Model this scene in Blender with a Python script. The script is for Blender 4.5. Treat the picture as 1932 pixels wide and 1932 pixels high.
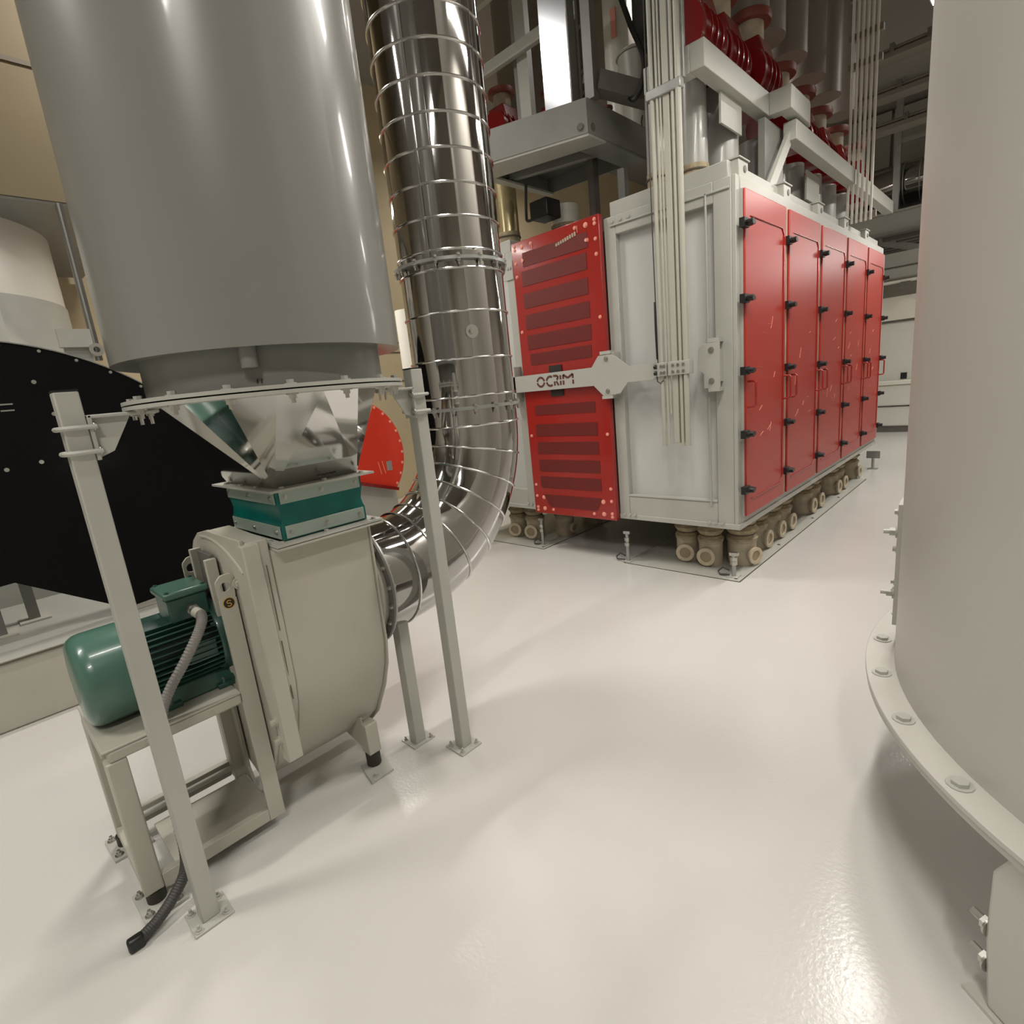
import bpy, math, random
from mathutils import Vector, Matrix
random.seed(7)
S = bpy.context.scene
for o in list(bpy.data.objects): bpy.data.objects.remove(o)
COL = S.collection
PI = math.pi
# ------------------------------------------------------------------ camera
YAW, PIT, ROL = math.radians(44.775), math.radians(12.80), math.radians(-5.963)
fw = Vector((-math.sin(YAW)*math.cos(PIT), math.cos(YAW)*math.cos(PIT), -math.sin(PIT)))
rt = Vector((math.cos(YAW), math.sin(YAW), 0)); up = rt.cross(fw)
r2 = math.cos(ROL)*rt+math.sin(ROL)*up; u2 = -math.sin(ROL)*rt+math.cos(ROL)*up
cd = bpy.data.cameras.new('camera'); cam = bpy.data.objects.new('camera', cd); COL.objects.link(cam)
cam.matrix_world = Matrix(((r2.x, u2.x, -fw.x, 0), (r2.y, u2.y, -fw.y, 0), (r2.z, u2.z, -fw.z, 1.6), (0, 0, 0, 1)))
cd.sensor_width = 36; cd.lens = 1020.2/1932*36; cd.clip_start = .02; cd.clip_end = 100
S.camera = cam
# ------------------------------------------------------------------ world, view
w = bpy.data.worlds.new('world'); S.world = w; w.use_nodes = True
w.node_tree.nodes['Background'].inputs[0].default_value = (.9, .95, 1, 1)
w.node_tree.nodes['Background'].inputs[1].default_value = .05
S.view_settings.view_transform = 'Standard'; S.view_settings.look = 'None'
S.view_settings.gamma = 1; S.view_settings.use_curve_mapping = False
S.view_settings.exposure = -0.24
LAMP_W = 62.0
LAMP_COL = (1.0, .955, .89)
# x, y, z, length, power factor
LAMPS = [(-.7, 2.7, 3.9, 1.2, .75), (-.64, 4.55, 3.75, 1.2, .65), (-.3, 7.8, 3.75, 1.2, 1.0), (1.0, 12.2, 3.9, 2.4, 1.8),
         (-4.4, 1.85, 5.25, 1.2, 1.7), (-5.9, 7.2, 5.5, 1.2, 1.2), (-5.0, 2.3, 3.3, .9, .55),
         (1.1, -1.4, 4.6, 1.2, 1.5), (-2.9, -1.7, 4.6, 1.2, 1.3), (.6, 9.5, 5.7, 1.2, 1.1), (-.6, .3, 5.8, 1.2, .8), (-3.3, 6.6, 5.9, 1.2, .8)]

# ------------------------------------------------------------------ materials
MATS = {}
def mat(name, col, rough=.5, metal=0., spec=.5, coat=0., noise=0., nscale=6., bump=0., bscale=80., emit=0., trans=0., rvar=0., alpha=1.):
    m = bpy.data.materials.new(name); m.use_nodes = True
    nt = m.node_tree; b = nt.nodes['Principled BSDF']
    b.inputs['Base Color'].default_value = (*col, 1); b.inputs['Roughness'].default_value = rough
    b.inputs['Metallic'].default_value = metal; b.inputs['Specular IOR Level'].default_value = spec
    b.inputs['Coat Weight'].default_value = coat; b.inputs['Coat Roughness'].default_value = .08
    b.inputs['Transmission Weight'].default_value = trans
    if emit: b.inputs['Emission Color'].default_value = (*col, 1); b.inputs['Emission Strength'].default_value = emit
    if noise or rvar or bump:
        tc = nt.nodes.new('ShaderNodeTexCoord')
    if noise or rvar:
        n = nt.nodes.new('ShaderNodeTexNoise'); n.inputs['Scale'].default_value = nscale; n.inputs['Detail'].default_value = 5
        nt.links.new(tc.outputs['Object'], n.inputs['Vector'])
        if noise:
            r = nt.nodes.new('ShaderNodeMapRange'); r.inputs[1].default_value = .3; r.inputs[2].default_value = .7
            r.inputs[3].default_value = 1-noise; r.inputs[4].default_value = 1+noise*.4
            nt.links.new(n.outputs['Fac'], r.inputs[0])
            mx = nt.nodes.new('ShaderNodeMix'); mx.data_type = 'RGBA'; mx.blend_type = 'MULTIPLY'; mx.inputs[0].default_value = 1
            mx.inputs[6].default_value = (*col, 1); nt.links.new(r.outputs[0], mx.inputs[7]); nt.links.new(mx.outputs[2], b.inputs['Base Color'])
        if rvar:
            r = nt.nodes.new('ShaderNodeMapRange'); r.inputs[1].default_value = .3; r.inputs[2].default_value = .7
            r.inputs[3].default_value = max(.02, rough-rvar); r.inputs[4].default_value = rough+rvar
            nt.links.new(n.outputs['Fac'], r.inputs[0]); nt.links.new(r.outputs[0], b.inputs['Roughness'])
    if bump:
        n2 = nt.nodes.new('ShaderNodeTexNoise'); n2.inputs['Scale'].default_value = bscale; n2.inputs['Detail'].default_value = 3
        nt.links.new(tc.outputs['Object'], n2.inputs['Vector'])
        bp = nt.nodes.new('ShaderNodeBump'); bp.inputs['Strength'].default_value = bump; bp.inputs['Distance'].default_value = .004
        nt.links.new(n2.outputs['Fac'], bp.inputs['Height']); nt.links.new(bp.outputs[0], b.inputs['Normal'])
    MATS[name] = m
    return m
mat('floor', (.60, .588, .556), .2, spec=.5, noise=.05, nscale=.8, bump=.16, bscale=70)
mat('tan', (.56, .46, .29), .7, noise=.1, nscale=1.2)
mat('plaster', (.62, .59, .53), .7, noise=.06, nscale=1.)
mat('ceil', (.30, .28, .25), .8)
mat('hopper', (.22, .22, .20), .3, coat=.3)
mat('silo', (.52, .51, .465), .38, noise=.03, nscale=3)
mat('cream', (.46, .445, .38), .45, noise=.06, nscale=5)
mat('post', (.44, .44, .395), .4, noise=.05, nscale=8)
mat('white', (.41, .41, .37), .4, noise=.05, nscale=4)
mat('panelwhite', (.52, .525, .50), .45, noise=.03, nscale=4)
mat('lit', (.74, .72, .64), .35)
mat('red', (.31, .019, .015), .22, coat=.35)
mat('reddoor', (.37, .026, .016), .33, coat=.0)
mat('redvalve', (.20, .007, .007), .25, coat=.4)
mat('redbrown', (.20, .045, .03), .5, noise=.2)
mat('redguard', (.62, .03, .008), .4)
mat('chrome', (.46, .445, .43), .06, metal=1)
mat('stainless', (.66, .65, .63), .16, metal=1)
mat('mirror', (.72, .71, .69), .07, metal=1)
mat('brushed', (.36, .37, .39), .2, metal=1)
mat('zinc', (.55, .54, .50), .35, metal=1)
mat('steelgrey', (.235, .235, .215), .4, noise=.08, nscale=6)
mat('darksteel', (.14, .13, .115), .45, noise=.15)
mat('galv', (.42, .43, .41), .4, metal=.7, noise=.15, nscale=12)
mat('spout', (.34, .335, .31), .3, coat=.2)
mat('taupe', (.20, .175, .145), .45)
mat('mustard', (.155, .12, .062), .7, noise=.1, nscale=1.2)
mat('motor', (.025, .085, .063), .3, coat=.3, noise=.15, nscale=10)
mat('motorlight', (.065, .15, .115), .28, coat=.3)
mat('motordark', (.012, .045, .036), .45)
mat('teal', (.0, .135, .115), .3, noise=.25, nscale=9, bump=.3, bscale=14)
mat('stripgrey', (.38, .46, .41), .35, metal=.3)
mat('black', (.0025, .0025, .003), .5, spec=.12)
mat('blackplastic', (.012, .012, .012), .4)
mat('rubber', (.03, .026, .018), .6)
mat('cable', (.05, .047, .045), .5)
mat('flex', (.26, .25, .235), .5)
mat('boot', (.44, .38, .28), .6, noise=.2, nscale=12)
mat('sock', (.38, .31, .20), .8, noise=.4, nscale=25, bump=.5, bscale=40)
mat('sightrim', (.55, .47, .34), .35)
mat('sightglass', (.33, .26, .16), .12)
mat('seam', (.10, .08, .055), .6)
mat('gold', (.62, .36, .05), .5)
mat('ink', (.02, .015, .012), .6)
mat('logo', (.10, .035, .02), .6)
mat('whitepaint', (.66, .65, .60), .45)
mat('goldtint', (.62, .52, .30), .25, metal=.8)  # metal tinted for a gold reflection and for yellow light between the pipes
mat('pipe', (.43, .42, .36), .4)
mat('lamp', (1., .96, .9), .5, emit=8)
mat('scuff', (.80, .34, .26), .5)
mat('blue', (.03, .08, .30), .4)
def vent_mat():
    m = mat('vent', (.20, .02, .014), .5); nt = m.node_tree; b = nt.nodes['Principled BSDF']
    tc = nt.nodes.new('ShaderNodeTexCoord'); v = nt.nodes.new('ShaderNodeTexVoronoi'); v.inputs['Scale'].default_value = 105; v.inputs['Randomness'].default_value = 0
    nt.links.new(tc.outputs['Object'], v.inputs['Vector'])
    cr = nt.nodes.new('ShaderNodeValToRGB'); e = cr.color_ramp.elements
    e[0].position = .38; e[0].color = (.018, .005, .004, 1); e[1].position = .46; e[1].color = (.17, .014, .011, 1)
    nt.links.new(v.outputs['Distance'], cr.inputs[0]); nt.links.new(cr.outputs[0], b.inputs['Base Color'])
vent_mat()

# ------------------------------------------------------------------ mesh building
W = {}
def wloc(o): return W.get(o.name, Vector((0, 0, 0))) if o else Vector((0, 0, 0))
def perp(d):
    d = Vector(d).normalized(); a = Vector((0, 0, 1)) if abs(d.z) < .9 else Vector((1, 0, 0))
    u = d.cross(a).normalized(); return d, u, d.cross(u)
class MB:
    def __init__(s): s.v = []; s.f = []
    def add(s, vs, fs):
        k = len(s.v); s.v += [Vector(q) for q in vs]; s.f += [tuple(k+i for i in q) for q in fs]; return s
    def box(s, x0, x1, y0, y1, z0, z1):
        x0, x1 = min(x0, x1), max(x0, x1); y0, y1 = min(y0, y1), max(y0, y1); z0, z1 = min(z0, z1), max(z0, z1)
        return s.add([(x0, y0, z0), (x1, y0, z0), (x1, y1, z0), (x0, y1, z0), (x0, y0, z1), (x1, y0, z1), (x1, y1, z1), (x0, y1, z1)],
                     [(0, 3, 2, 1), (4, 5, 6, 7), (0, 1, 5, 4), (1, 2, 6, 5), (2, 3, 7, 6), (3, 0, 4, 7)])
    def bar(s, p0, p1, wd, ht, upv=(0, 0, 1)):
        p0, p1 = Vector(p0), Vector(p1); d = (p1-p0).normalized(); u = d.cross(Vector(upv))
        if u.length < 1e-4: u = d.cross(Vector((0, 1, 0)))
        u.normalize(); v = u.cross(d)
        c = []
        for p in (p0, p1):
            for a, b in ((-1, -1), (1, -1), (1, 1), (-1, 1)): c.append(p+u*a*wd/2+v*b*ht/2)
        return s.add(c, [(0, 1, 2, 3), (7, 6, 5, 4), (0, 4, 5, 1), (1, 5, 6, 2), (2, 6, 7, 3), (3, 7, 4, 0)])
    def cyl(s, p0, p1, r0, r1=None, n=24, cap=True):
        r1 = r0 if r1 is None else r1; p0, p1 = Vector(p0), Vector(p1); d, u, v = perp(p1-p0)
        vs = [p+(u*math.cos(2*PI*i/n)+v*math.sin(2*PI*i/n))*r for p, r in ((p0, r0), (p1, r1)) for i in range(n)]
        fs = [(i, (i+1) % n, n+(i+1) % n, n+i) for i in range(n)]
        if cap: fs += [tuple(range(n-1, -1, -1)), tuple(range(n, 2*n))]
        return s.add(vs, fs)
    def ann(s, p0, p1, ri, ro, n=32, a0=0, a1=2*PI):
        p0, p1 = Vector(p0), Vector(p1); d, u, v = perp(p1-p0); full = abs(a1-a0-2*PI) < 1e-6; m = n if full else n+1
        vs = []
        for i in range(m):
            a = a0+(a1-a0)*i/n; e = u*math.cos(a)+v*math.sin(a)
            vs += [p0+e*ri, p0+e*ro, p1+e*ro, p1+e*ri]
        fs = []
        for i in range(n):
            a, b = 4*i, 4*((i+1) % m)
            for k in range(4): fs.append((a+k, b+k, b+(k+1) % 4, a+(k+1) % 4))
        if not full: fs += [(0, 1, 2, 3), (4*n+3, 4*n+2, 4*n+1, 4*n)]
        return s.add(vs, fs)
    def lathe(s, prof, c=(0, 0, 0), n=48, axis=(0, 0, 1), closed=False):
        c = Vector(c)
        if abs(Vector(axis).z) > .99: d, u, v = Vector((0, 0, 1)), Vector((1, 0, 0)), Vector((0, 1, 0))
        else: d, u, v = perp(axis)
        vs = [c+d*z+(u*math.cos(2*PI*i/n)+v*math.sin(2*PI*i/n))*r for r, z in prof for i in range(n)]
        fs = []
        m = len(prof)
        for k in range(m if closed else m-1):
            k2 = (k+1) % m
            for i in range(n): fs.append((k*n+i, k*n+(i+1) % n, k2*n+(i+1) % n, k2*n+i))
        if not closed:
            if prof[0][0] > 1e-5: fs.append(tuple(range(n-1, -1, -1)))
            if prof[-1][0] > 1e-5: fs.append(tuple((m-1)*n+i for i in range(n)))
        return s.add(vs, fs)
    def tube(s, path, r, n=10, cap=True):
        path = [Vector(p) for p in path]; m = len(path); rs = r if isinstance(r, (list, tuple)) else [r]*m
        t = (path[1]-path[0]).normalized(); d, u, v = perp(t); vs = []
        for k, p in enumerate(path):
            t2 = (path[min(k+1, m-1)]-path[max(k-1, 0)]).normalized()
            u = (u-t2*u.dot(t2)).normalized(); v = t2.cross(u)
            vs += [p+(u*math.cos(2*PI*i/n)+v*math.sin(2*PI*i/n))*rs[k] for i in range(n)]
        fs = [(k*n+i, k*n+(i+1) % n, (k+1)*n+(i+1) % n, (k+1)*n+i) for k in range(m-1) for i in range(n)]
        if cap: fs += [tuple(range(n-1, -1, -1)), tuple((m-1)*n+i for i in range(n))]
        return s.add(vs, fs)
    def prism(s, poly, plane, d0, d1):
        def P(a, b, c): return {'xz': (a, c, b), 'yz': (c, a, b), 'xy': (a, b, c)}[plane]
        n = len(poly); vs = [P(a, b, d0) for a, b in poly]+[P(a, b, d1) for a, b in poly]
        fs = [tuple(range(n)), tuple(range(2*n-1, n-1, -1))]+[(i, n+i, n+(i+1) % n, (i+1) % n) for i in range(n)]
        return s.add(vs, fs)
    def torus(s, c, axis, R, r, n=40, m=8):
        d, u, v = perp(axis); c = Vector(c); vs = []
        for i in range(n):
            e = u*math.cos(2*PI*i/n)+v*math.sin(2*PI*i/n)
            vs += [c+e*(R+r*math.cos(2*PI*k/m))+d*r*math.sin(2*PI*k/m) for k in range(m)]
        return s.add(vs, [(i*m+k, ((i+1) % n)*m+k, ((i+1) % n)*m+(k+1) % m, i*m+(k+1) % m) for i in range(n) for k in range(m)])
    def build(s, name, material, parent=None, bevel=0., ang=35, label=None, fix=True, seg=2):
        off = wloc(parent)
        me = bpy.data.meshes.new(name); me.from_pydata([p-off for p in s.v], [], s.f)
        if fix:
            import bmesh
            bm = bmesh.new(); bm.from_mesh(me); bmesh.ops.recalc_face_normals(bm, faces=bm.faces); bm.to_mesh(me); bm.free()
        for p in me.polygons: p.use_smooth = True
        me.set_sharp_from_angle(angle=math.radians(ang))
        me.materials.append(MATS[material])
        o = bpy.data.objects.new(name, me); COL.objects.link(o); o.parent = parent; W[o.name] = off
        if bevel:
            b = o.modifiers.new('bevel', 'BEVEL'); b.width = bevel; b.segments = seg; b.limit_method = 'ANGLE'; b.angle_limit = math.radians(40)
        if label: o['label'] = label
        return o
def thing(name, label, cat, loc=(0, 0, 0), group=None):
    o = bpy.data.objects.new(name, None); COL.objects.link(o); o.location = loc; W[o.name] = Vector(loc)
    o.empty_display_size = .1; tag(o, label, cat, group); return o
def tag(o, label, cat, group=None):
    o['label'] = label; o['category'] = cat
    if group: o['group'] = group
    return o
def struct(o): o['kind'] = 'structure'; return o
def dup(root, loc, label, group=None):
    def rec(o, par):
        c = o.copy(); COL.objects.link(c); c.parent = par
        for ch in o.children: rec(ch, c)
        return c
    r = rec(root, None); r.location = loc; r['label'] = label; W[r.name] = Vector(loc)
    if group: r['group'] = group
    return r
_inst = {}
def inst(key, maker, name, material, parent, pos, axis=(0, 0, 1)):
    """a part whose mesh data is shared with every alike part; modelled along +Z at the origin"""
    k = (key, material)
    if k not in _inst:
        o = maker().build(name, material); _inst[k] = o.data
        bpy.data.objects.remove(o)
    o = bpy.data.objects.new(name, _inst[k]); COL.objects.link(o); o.parent = parent
    o.location = Vector(pos)-wloc(parent)
    o.rotation_euler = Vector(axis).to_track_quat('Z', 'Y').to_euler(); W[o.name] = Vector(pos); return o
def bolt(parent, pos, axis=(0, 0, 1), r=.009, h=.008, material='zinc', name='bolt', stud=0.):
    def mk():
        m = MB().cyl((0, 0, 0), (0, 0, h*.25), r*1.5, n=12).cyl((0, 0, h*.25), (0, 0, h), r, n=6)
        if stud: m.cyl((0, 0, h), (0, 0, h+stud), r*.55, n=8)
        return m
    return inst(('bolt', r, h, stud), mk, name, material, parent, pos, axis)
def arcpts(c, R, a0, a1, n): return [(c[0]+R*math.cos(a0+(a1-a0)*i/n), c[1]+R*math.sin(a0+(a1-a0)*i/n)) for i in range(n+1)]
def R_(d): return math.radians(d)

# ================================================================== the room
FX0, FX1, FY0, FY1, CZ = -7.6, 4.6, -4.6, 16.5, 6.2
struct(MB().box(FX0, FX1, FY0, FY1, -.2, 0).build('floor', 'floor'))
struct(MB().box(FX0, FX1, FY0, FY1, CZ, CZ+.2).build('ceiling', 'ceil'))
struct(MB().box(FX0-.2, FX0, FY0, FY1, 0, CZ).build('wall_left', 'tan'))
struct(MB().box(FX1, FX1+.2, FY0, FY1, 0, CZ).build('wall_right', 'plaster'))
struct(MB().box(FX0, FX1, FY1, FY1+.2, 0, CZ).build('wall_back', 'plaster'))
struct(MB().box(FX0, FX1, FY0-.2, FY0, 0, CZ).build('wall_front', 'plaster'))
lamp_names = ['over the aisle nearest the grey hopper', 'over the aisle beside the red doors', 'over the far half of the aisle', 'at the far end of the aisle', 'above the black guard', 'behind the sifter', 'low beside the black guard', 'behind the viewer on the right', 'behind the viewer on the left', 'high over the far aisle', 'high above the viewer', 'above the pipes over the plansifter']
for (x, y, z, L, pf), nm in zip(LAMPS, lamp_names):
    t = thing('ceiling_lamp', 'white linear ceiling lamp '+nm, 'lamp', (x, y, z), 'linear ceiling lamps')
    MB().box(x-.09, x+.09, y-L/2, y+L/2, z+.03, z+.10).build('housing', 'whitepaint', t, .01)
    MB().box(x-.075, x+.075, y-L/2+.03, y+L/2-.03, z+.012, z+.03).build('diffuser', 'lamp', t)
    for q in (-.4, .4): MB().cyl((x, y+q*L, z+.1), (x, y+q*L, CZ), .006, n=8).build('hanger', 'zinc', t)
    ld = bpy.data.lights.new('lamp_light', 'AREA'); ld.shape = 'RECTANGLE'; ld.size = .16; ld.size_y = L; ld.energy = LAMP_W*pf; ld.color = LAMP_COL; ld.spread = R_(165)
    lo = bpy.data.objects.new('lamp_light', ld); COL.objects.link(lo); lo.parent = t; lo.location = (0, 0, .005)

t = thing('flood_lamp', 'wall flood lamp at the far end of the aisle, behind the silo', 'lamp', (1.15, 15.2, 3.8))
MB().box(.65, 1.65, 15.15, 15.25, 3.5, 4.1).build('housing', 'darksteel', t, .01)
MB().box(.69, 1.61, 15.13, 15.15, 3.54, 4.06).build('lens', 'lamp', t)
MB().box(1.1, 1.2, 15.25, 16.495, 3.75, 3.85).build('arm', 'darksteel', t)
ld = bpy.data.lights.new('flood_light', 'AREA'); ld.shape = 'RECTANGLE'; ld.size = .9; ld.size_y = .5; ld.energy = 7; ld.color = LAMP_COL; ld.spread = R_(150)
lo = bpy.data.objects.new('flood_light', ld); COL.objects.link(lo); lo.parent = t; lo.location = (0, -.08, 0); lo.rotation_euler = (-PI/2, 0, 0)

# ================================================================== grey hopper
HX, HY = -1.83, .79
t = thing('dust_hopper', 'large grey cylindrical dust hopper above the fan', 'hopper', (HX, HY, 1.66))
MB().lathe([(.36, 1.778), (.424, 1.772), (.424, 3.7), (.36, 3.72)], (HX, HY, 0), 96).build('shell', 'hopper', t)
MB().lathe([(.355, 1.668), (.355, 1.782)], (HX, HY, 0), 96).build('skirt', 'hopper', t)
MB().ann((HX, HY, 1.662), (HX, HY, 1.672), .30, .42, 72).build('flange', 'post', t)
a = math.atan2(-HY, -HX)-.12
lx, ly = HX+.375*math.cos(a), HY+.375*math.sin(a)
MB().cyl((lx, ly, 1.722), (lx, ly, 1.778), .022, n=16).build('drain_stub', 'hopper', t)
for i in range(16):
    b = 2*PI*i/16+.1; bolt(t, (HX+.395*math.cos(b), HY+.395*math.sin(b), 1.672), (0, 0, 1), .011, .012, 'post')
for k in (0, 1):
    e = a+.02+k*.03; MB().bar((HX+.3565*math.cos(e), HY+.3565*math.sin(e), 1.683), (HX+.3565*math.cos(e+.006), HY+.3565*math.sin(e+.006), 1.694), .003, .003).build('marker_stroke', 'ink', t)

# funnel: round to rectangle
FBX0, FBX1, FBY0, FBY1 = -2.35, -1.895, .757, 1.08
t = thing('transition_funnel', 'polished steel funnel narrowing from the grey hopper to the green sleeve', 'funnel', (-2.1, .92, 1.345))
MB().ann((HX, HY, 1.648), (HX, HY, 1.658), .30, .42, 72).build('flange', 'post', t)
for i in range(16):
    b = 2*PI*i/16+.1; bolt(t, (HX+.395*math.cos(b), HY+.395*math.sin(b), 1.648), (0, 0, -1), .011, .014, 'zinc', 'nut', .012)
ztop, zb, Rf = 1.648, 1.346, .335
corners = [(FBX1, FBY1), (FBX0, FBY1), (FBX0, FBY0), (FBX1, FBY0)]
def ctop(a): return (HX+Rf*math.cos(a), HY+Rf*math.sin(a), ztop)
nseg = 4
for k in range(4):
    c = corners[k]; a0 = k*PI/2
    for j in range(nseg):
        p, q = ctop(a0+j*PI/2/nseg), ctop(a0+(j+1)*PI/2/nseg)
        MB().add([p, q, (*c, zb)], [(0, 1, 2)]).build('facet', 'mirror', t, fix=False)
    c2 = corners[(k+1) % 4]; MB().add([ctop(a0+PI/2), (*c2, zb), (*c, zb)], [(0, 1, 2)]).build('facet', 'mirror', t, fix=False)
m = MB()
for x0, x1, y0, y1 in ((-2.40, -1.83, .712, FBY0+.02), (-2.40, -1.83, FBY1-.02, 1.115), (-2.40, FBX0+.02, FBY0+.02, FBY1-.02), (FBX1-.02, -1.83, FBY0+.02, FBY1-.02)): m.box(x0, x1, y0, y1, 1.338, 1.346)
m.build('outlet_flange', 'post', t)
for x, y in ((-1.85, .76), (-1.85, .92), (-1.85, 1.07), (-2.0, .735), (-2.15, .735), (-2.3, .735), (-2.0, 1.095), (-2.2, 1.095)): bolt(t, (x, y, 1.346), (0, 0, 1), .009, .008, 'post')
scr = [(0, 0), (.01, .012), (.016, -.004), (.026, .01), (.03, -.008), (.04, .012), (.046, 0), (.056, .014), (.06, -.004), (.072, .012), (.08, .004)]
fa, fb = Vector((FBX1, FBY0, zb)), Vector((FBX1, FBY1, zb)); ft = Vector(ctop(0)); nrm = (fb-fa).cross(ft-fa).normalized()
if nrm.x < 0: nrm = -nrm
ey = (fb-fa).normalized(); ez = nrm.cross(ey)
if ez.z < 0: ez = -ez
MB().tube([fa+ey*(.15+p[0]*.9)+ez*(.03+p[1]*.5)+nrm*.0015 for p in scr], .0009, 5).build('pen_scribble', 'ink', t)

# green sleeve
t = thing('flexible_sleeve', 'teal green fabric sleeve clamped between two grey flanges', 'sleeve', (-2.12, .92, 1.16))
prof = [(0, 1.158), (0, 1.209), (-.004, 1.222), (-.007, 1.243), (-.004, 1.268), (0, 1.288), (0, 1.338)]
vs = []; fs = []
for o_, z in prof:
    vs += [(FBX0-.006-o_, FBY0-.006-o_, z), (FBX1+.006+o_, FBY0-.006-o_, z), (FBX1+.006+o_, FBY1+.006+o_, z), (FBX0-.006-o_, FBY1+.006+o_, z)]
for k in range(len(prof)-1):
    for i in range(4): fs.append((4*k+i, 4*k+(i+1) % 4, 4*k+4+(i+1) % 4, 4*k+4+i))
MB().add(vs, fs).build('fabric', 'teal', t, ang=20)
for z0, z1 in ((1.288, 1.334), (1.163, 1.209)):
    for x0, x1, y0, y1, ax in ((FBX1+.007, FBX1+.012, FBY0+.004, FBY1-.004, 'x'), (FBX0+.004, FBX1-.004, FBY0-.012, FBY0-.007, 'y'), (FBX0-.012, FBX0-.007, FBY0+.004, FBY1-.004, 'x'), (FBX0+.004, FBX1-.004, FBY1+.007, FBY1+.012, 'y')):
        s_ = MB().box(x0, x1, y0, y1, z0, z1).build('clamp_strip', 'stripgrey', t, .001)
        zc = (z0+z1)/2
        for q in (.06, .5, .94):
            if x0 > FBX1: bolt(s_, (x1, y0+(y1-y0)*q, zc), (1, 0, 0), .006, .006, 'zinc', 'screw')
            elif y1 < FBY0: bolt(s_, (x0+(x1-x0)*q, y0, zc), (0, -1, 0), .006, .006, 'zinc', 'screw')

# ================================================================== fan
t = thing('centrifugal_fan', 'cream centrifugal fan with scroll housing under the green sleeve', 'fan', (-2.2, .85, 0))
back = [(-2.30, .10), (-2.42, .135), (-2.53, .25), (-2.59, .42), (-2.61, .6), (-2.60, .8), (-2.56, .95), (-2.507, 1.057), (-2.44, 1.13), (-2.36, 1.172), (-2.25, 1.193)]
front = [(-1.904, .875), (-1.912, .626), (-1.932, .525), (-1.985, .40), (-2.085, .235), (-2.188, .138)]
body = [(-1.895, 1.135)]+front+back[:9]+[(-2.40, 1.135)]
MB().prism(body, 'xz', .70, 1.088).build('scroll_wrap', 'cream', t, .004)
MB().prism([(-1.905, 1.18)]+front+back, 'xz', .625, .70).build('rear_shell', 'cream', t, .006)
side = [(-1.89, 1.135)]+[(x+.012, z-.008) for x, z in front]+[(x-.006, z-.006) for x, z in back[:8]]+[(-2.40, 1.135)]
MB().prism(side, 'xz', 1.088, 1.096).build('side_plate', 'cream', t, .002)
left = [(-1.92, 1.193)]+[(x, z) for x, z in front]+[(x-.008, z) for x, z in back]
MB().prism(left, 'xz', .61, .625).build('side_plate', 'cream', t, .003)
MB().box(-1.945, -1.893, .607, .665, .335, 1.175).build('edge_strip', 'cream', t, .006)
for z0, z1, x0, x1 in ((.84, 1.09, -1.9045, -1.8965), (.56, .80, -1.9175, -1.9055)): MB().bar((x0, .678, z0), (x1, .676, z1), .003, .003).build('panel_seam', 'seam', t)
MB().tube([(x, .609, z) for x, z in arcpts((-2.25, .583), .585, R_(57), R_(98), 20)], .006, 8).build('weld_bead', 'cream', t)
m = MB()
for x0, x1, y0, y1 in ((-2.40, -1.845, .705, .745), (-2.40, -1.845, 1.085, 1.13), (-2.40, -2.35, .745, 1.085), (-1.90, -1.845, .745, 1.085)): m.box(x0, x1, y0, y1, 1.136, 1.144)
m.build('outlet_flange', 'cream', t)
m = MB()
for x0, x1, y0, y1 in ((-2.40, -1.845, .705, .745), (-2.40, -1.845, 1.085, 1.13), (-2.40, -2.35, .745, 1.085), (-1.90, -1.845, .745, 1.085)): m.box(x0, x1, y0, y1, 1.147, 1.155)
m.build('counter_flange', 'post', t)
for x, y in ((-1.865, .73), (-1.865, .90), (-1.865, 1.10), (-1.95, .722), (-2.1, .722), (-2.25, .722), (-2.36, .722), (-2.0, 1.115), (-2.2, 1.115)): bolt(t, (x, y, 1.155), (0, 0, 1), .009, .009, 'post')
DX, DY, DZ, DR = -2.145, 1.914, .825, .252
MB().lathe([(.272, 1.096), (.262, 1.11), (.25, 1.135)], (DX, 0, DZ), 64, (0, 1, 0)).build('inlet_cone', 'cream', t)
MB().ann((DX, 1.128, DZ), (DX, 1.136, DZ), .245, .291, 64).build('inlet_flange', 'darksteel', t)
# legs of the scroll
MB().box(-2.085, -2.02, .985, 1.045, .075, .222).build('leg', 'cream', t, .004)
MB().prism([(-2.06, .085), (-2.06, .25), (-2.40, .15)], 'xz', .99, .998).build('gusset', 'cream', t)
MB().cyl((-2.052, 1.015, .012), (-2.052, 1.015, .075), .032, n=24).build('rubber_foot', 'rubber', t)
MB().prism([(-1.945, .935), (-1.945, 1.045), (-2.07, 1.075), (-2.09, .965)], 'xy', .001, .009).build('foot_plate', 'post', t)
bolt(t, (-1.97, .975, .009), (0, 0, 1), .011, .012, 'post')
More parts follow.
